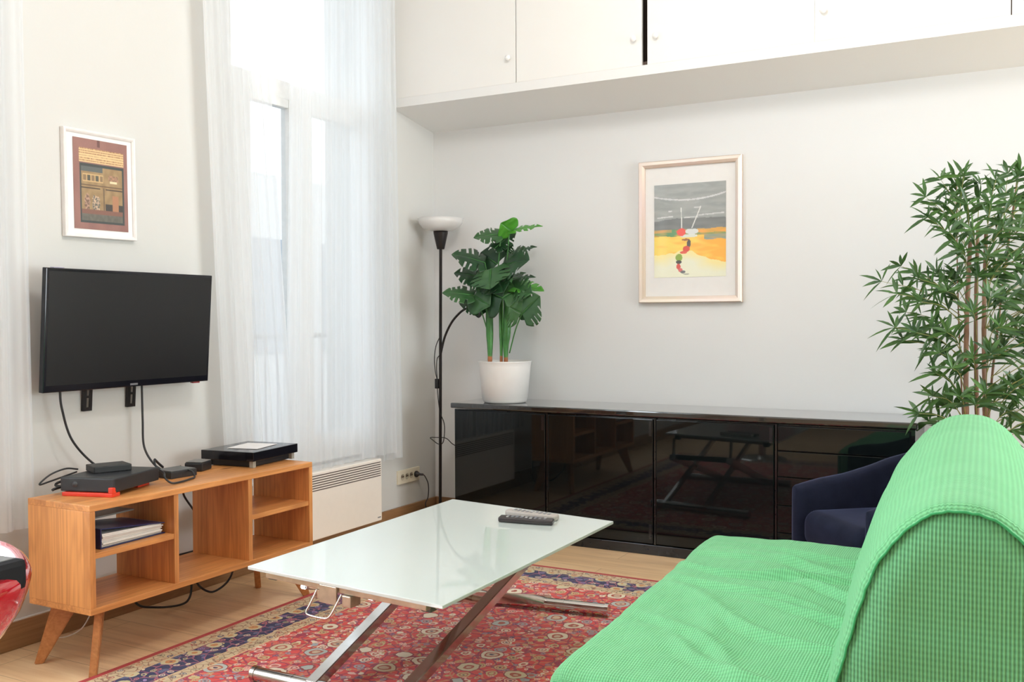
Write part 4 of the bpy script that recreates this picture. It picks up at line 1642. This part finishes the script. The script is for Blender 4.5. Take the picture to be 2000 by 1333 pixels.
def seat_disp(p, n_):
    x = p.x-.43
    y = p.y+SLn/2
    k = max(0, n_.z)
    q = p.copy()
    q.x += .022*(1-y/SLn)*max(0, -p.x/.36)
    q.z += .010*math.exp(-((y-.02)/.03)**2)*0
    q.z += 1.5*fold(x, y)*k
    q += n_*(.004*noise.noise(Vector((x*4, y*4, p.z*4))))
    q.z -= .010*k*max(0, (abs(p.y)-.55)/.16)**2
    return q


sc_ = rbox((.72, SLn, .25), .045, (70, 140, 8), seat_disp, (-.43, SLn/2, .287))
weld(sc_.build('seat_cushion', M['green'], sf))
# seam along the seat's near end
sm_ = MB().tube([(-.745, -.003, .388), (-.6, -.004, .400), (-.3, -.004, .403)], .0028, 6)
sm_.build('seam', M['green_seam'], sf)
bs = rbox((.78, SLn-.03, .10), .02, (8, 12, 2), None, (-.36, SLn/2, .115))
bs.build('base', simple('black_cover', (.02, .02, .02), .8), sf)
for x in (-.68, -.04):
    for y in (.08, SLn-.08):
        MB().tube([(x, y, .0095), (x, y, .07)], .02, 12).build('leg', M['black_metal'], sf)

prof = [(0, 0), (.035, .004), (.065, .018), (.100, .048), (.137, .098), (.158, .150), (.176, .215), (.193, .28), (.205, .335), (.222, .44), (.235, .55), (.238, .66), (.225, .72)]


def back_profile(t):
    """t 0..1 from front bottom over the top to back bottom -> (x, drop)"""
    n_ = len(prof)-1
    k = abs(t-.5)*2*n_
    i = min(n_-1, int(k))
    f = k-i
    P_ = [Vector(prof[max(0, i-1)] if i > 0 else (-prof[1][0], prof[1][1])), Vector(prof[i]), Vector(prof[i+1]), Vector(prof[min(n_, i+2)])]
    a, b, c, d = P_
    r = .5*((2*b)+(c-a)*f+(2*a-5*b+4*c-d)*f*f+(3*b-a-3*c+d)*f**3)
    return (r.x*(-1 if t < .5 else 1), r.y)


NT_, NL = 260, 90
APZ = .805
vs, fs, uvs = [], [], []
arc = [0]
pp_ = [back_profile(i/NT_) for i in range(NT_+1)]
for i in range(NT_):
    arc.append(arc[-1]+math.hypot(pp_[i+1][0]-pp_[i][0], pp_[i+1][1]-pp_[i][1]))


def back_pt(i, s_, ins=1.0):
    x, dz = pp_[i]
    y = s_*SLn
    tall = APZ+.025*s_
    bul = .030*math.sin(PI*s_)**.7
    # the front leans a little more towards the far end
    lean = 1+(.14*s_ if x < 0 else 0)
    xx = x*lean
    k = min(1, math.hypot(x, dz*.4)/.2)
    xx += math.copysign(bul*k, x) if abs(x) > 1e-6 else 0
    z = tall-dz+bul*.3*(1-k)
    # puckers beside the end seams
    e = min(s_, 1-s_)*SLn
    pk = math.exp(-(e/.05)**2)
    off = .0011*math.sin(arc[i]*900)*pk+.003*noise.noise(Vector((arc[i]*7, y*7, 0)))+.0025*noise.noise(Vector((arc[i]*3, y*18, 4)))
    off -= .010*math.exp(-(e/.010)**2)
    if x < 0:
        off += .010*math.exp(-((z-.47)/.05)**2)*math.sin(y*9+1)*.6
    nx, nzz = (x, .22-dz)
    l_ = math.hypot(nx, nzz) or 1
    if dz > .22:
        nx, nzz, l_ = (1 if x > 0 else -1), 0, 1
    return Vector((xx+nx/l_*off, y, z+nzz/l_*off))


ys = []
for j in range(NL+1):
    s_ = j/NL
    ys.append(.5-.5*math.cos(PI*s_)*(.9)-(.05 if s_ < .5 else -.05)*abs(math.cos(PI*s_)))
ys = [(1-math.cos(PI*j/NL))/2 for j in range(NL+1)]
for j in range(NL+1):
    for i in range(NT_+1):
        vs.append(back_pt(i, ys[j]))
for j in range(NL):
    for i in range(NT_):
        a = j*(NT_+1)+i
        fs.append((a, a+1, a+NT_+2, a+NT_+1))
        # ribs run along the sofa
        uvs.append([(ys[j]*SLn, arc[i]), (ys[j]*SLn, arc[i+1]), (ys[j+1]*SLn, arc[i+1]), (ys[j+1]*SLn, arc[i])])
bkm = MB().add(vs, fs, True, uvs)
bko = bkm.build('backrest', M['green'], sf)
for s_, nm in ((0, -1), (1, 1)):
    vs, fs, uvs = [], [], []
    NR = 26
    cz = APZ-.36
    rim = [back_pt(i, s_) for i in range(NT_+1)]
    for r in range(NR+1):
        k = (1-r/NR)
        k = k**.8
        for i in range(NT_+1):
            p = rim[i]
            q = Vector((p.x*k, p.y, cz+(p.z-cz)*k if p.z > cz else (p.z if True else cz)))
            if p.z <= cz:
                q = Vector((p.x*k, p.y, p.z))
            d_ = (p-q).length
            q.y += nm*(.020*(1-math.exp(-(d_/.035)**2)) - .006*math.exp(-(d_/.008)**2) + .0025*noise.noise(Vector((q.x*9, q.z*9, 3)))+.002*math.sin(q.z*60+3*noise.noise(Vector((q.x*6, q.z*3, 1))))*math.exp(-((q.z-.45)/.2)**2))
            vs.append(q)
    for r in range(NR):
        for i in range(NT_):
            a = r*(NT_+1)+i
            f = (a, a+NT_+1, a+NT_+2, a+1)
            u = [(vs[k].x, vs[k].z) for k in f]
            if nm > 0:
                f, u = f[::-1], u[::-1]
            fs.append(f)
            uvs.append(u)
    MB().add(vs, fs, True, uvs).build('end_panel', M['green_panel_shaded'], bko)
    MB().tube([back_pt(i, s_)+Vector((0, nm*.003, 0)) for i in range(0, NT_+1, 3)], .0024, 6).build('seam', M['green_seam'], bko)

# ---------------------------------------------------------------- navy armchair
ac_ = thing('armchair', 'navy velvet tub armchair between the green sofa and the sideboard', 'armchair', (-.79, 3.70, 0), math.radians(39.7))
AWd, AD = .50, .34
path = [(0, 0), (.10, 0), (.22, 0), (AD, -.004)]
for k in range(1, 13):
    a = PI/2-PI*k/13
    path.append((AD+.22*math.cos(a), -AWd/2+.25*math.sin(a)-.0))
path += [(AD, -AWd+.004), (.22, -AWd), (.10, -AWd), (0, -AWd)]
pc = catmull([(x, y, 0) for x, y in path], 4)
vs, fs = [], []
hs_, Ls = [], [0]
for k in range(1, len(pc)):
    Ls.append(Ls[-1]+(pc[k]-pc[k-1]).length)
for k, p in enumerate(pc):
    l_ = min(Ls[k], Ls[-1]-Ls[k])
    # measured rise of the arm towards the back
    tb_ = [(0, .492), (.03, .500), (.09, .514), (.20, .530), (.30, .556), (.44, .603), (.56, .66), (.8, .70)]
    for (a0, z0), (a1, z1) in zip(tb_, tb_[1:]):
        if l_ <= a1:
            hs_.append(z0+(z1-z0)*(l_-a0)/(a1-a0))
            break
    else:
        hs_.append(.70)
th = .028
NC = 20
for k, p in enumerate(pc):
    t_ = (pc[min(k+1, len(pc)-1)]-pc[max(k-1, 0)]).normalized()
    nrm_ = Vector((-t_.y, t_.x, 0))
    zt = hs_[k]
    for c in range(NC):
        a = 2*PI*c/NC
        cx, sx = math.cos(a), math.sin(a)
        ex = math.copysign(abs(cx)**.55, cx)*th
        zz = (zt-.20)/2*math.copysign(abs(sx)**.16, sx)+(zt+.20)/2
        zz = max(.20, min(zt, zz))
        fl_ = .02*(zt-zz)
        vs.append((p.x, p.y, 0) + Vector((nrm_.x*ex, nrm_.y*ex, zz)) if False else Vector((p.x+nrm_.x*ex, p.y+nrm_.y*ex, zz)))
for k in range(len(pc)-1):
    for c in range(NC):
        fs.append((k*NC+c, k*NC+(c+1) % NC, (k+1)*NC+(c+1) % NC, (k+1)*NC+c))
sh = MB().add(vs, fs, True)
for base in (0, (len(pc)-1)*NC):
    ring = vs[base:base+NC]
    cen = sum(ring, Vector())/NC
    dx = Vector((-.012, 0, 0))
    r2 = [cen+(p-cen)*.8+dx for p in ring]
    r2 = [Vector((p.x*1+0, cen.y+(q.y-cen.y)*.6, cen.z+(q.z-cen.z)*.965))+Vector((0, 0, 0)) for p, q in zip(r2, ring)]
    allv = ring+r2+[cen+dx*1.2]
    ff = []
    for c in range(NC):
        ff.append((c, (c+1) % NC, NC+(c+1) % NC, NC+c))
        ff.append((NC+c, NC+(c+1) % NC, 2*NC))
    sh.add(allv, ff, True)
so_ = weld(sh.build('shell', M['velvet'], ac_))
bm = bmesh.new()
bm.from_mesh(so_.data)
bmesh.ops.recalc_face_normals(bm, faces=bm.faces[:])
bm.to_mesh(so_.data)
bm.free()
cu = rbox((.46, .40, .14), .05, (10, 10, 3), None, (.215, -AWd/2, .345))
weld(cu.build('seat_cushion', M['velvet'], ac_))
MB().box((.03, -AWd+.02, .19), (.46, -.02, .285), .01).build('seat_base', M['velvet'], ac_)
for (x, y) in ((.06, -.05), (.06, -AWd+.05), (.42, -.09), (.42, -AWd+.09)):
    zf = .0100 if (Rz(math.radians(39.7)) @ Vector((x, y, 0))).y+3.70 < 3.90 else .001
    MB().tube([(x, y, zf), (x, y, .20)], [.010, .017], 12).build('leg', M['black_metal'], ac_)

# ---------------------------------------------------------------- red stool with black box (left edge of the frame, near)
RSX, RSY, RSZ = -1.905, .985, .66
rs = thing('red_stool', 'glossy red moulded stool at the left edge of the photo', 'stool', (RSX, RSY, 0))
vs, fs = [], []
NRr, NA = 22, 72


def shell_pt(r, a, under=False):
    """r 0..1 from the centre to the lip"""
    ca, sa = math.cos(a), math.sin(a)
    n_ = 2.6
    rad = 1/((abs(ca)**n_+abs(sa)**n_)**(1/n_))
    R_ = .279*rad*r
    z = RSZ-.055*(1-r**6)
    if r > .93:
        z = RSZ-.012*((r-.93)/.07)**2
    return Vector((R_*ca, R_*sa, z))


rings = []
for k in range(NRr+1):
    rings.append([shell_pt(k/NRr, 2*PI*i/NA) for i in range(NA)])
# rolled lip and curved underside
for k, (sc1, dz) in enumerate(((1.012, -.022), (1.0, -.045), (.95, -.085), (.85, -.13), (.68, -.165), (.45, -.185), (.2, -.195), (.12, -.197))):
    rings.append([Vector((p.x*sc1, p.y*sc1, RSZ+dz)) for p in rings[NRr]])
for rgp in rings:
    vs += rgp
for k in range(len(rings)-1):
    for i in range(NA):
        a = k*NA+i
        b = k*NA+(i+1) % NA
        fs.append((a, b, b+NA, a+NA))
s1 = MB().add(vs, fs, True).build('seat_shell', M['red_shell'], rs)
s1.rotation_euler = (0, 0, math.radians(-28))
MB().tube([(0, 0, .03), (0, 0, RSZ-.19)], .03, 20).build('column', M['chrome'], rs)
MB().lathe([(0, .035), (.04, .03), (.17, .012), (.19, .004), (.19, 0), (0, 0)], (0, 0, .010), n=40).build('base', M['chrome'], rs)
bb = thing('black_box', 'small black box resting on the red stool', 'box', (-1.755, 1.063, RSZ-.034), math.radians(4))
MB().box((-.13, -.065, 0), (.125, .065, .058), .012).build('housing', simple('soft_black', (.008, .008, .010), .6, spec=.2), bb)
MB().box((-.115, -.05, .0575), (.11, .05, .060), .001).build('lid', simple('lid_grey', (.16, .16, .16), .35), bb)

# ---------------------------------------------------------------- added ceiling lamp (unseen fill light from above, out of the frame)
cl = thing('fill_lamp', 'unseen round white ceiling lamp added to fill the room with light', 'ceiling lamp', (-1.0, 2.5, 0))
MB().tube([(0, 0, 3.04), (0, 0, CZ-.001)], .006, 8).build('cord', M['white_paint'], cl)
MB().lathe([(.05, 3.05), (.30, 2.98), (.302, 2.975), (.05, 3.045)], n=40).build('shade', M['white_paint'], cl)
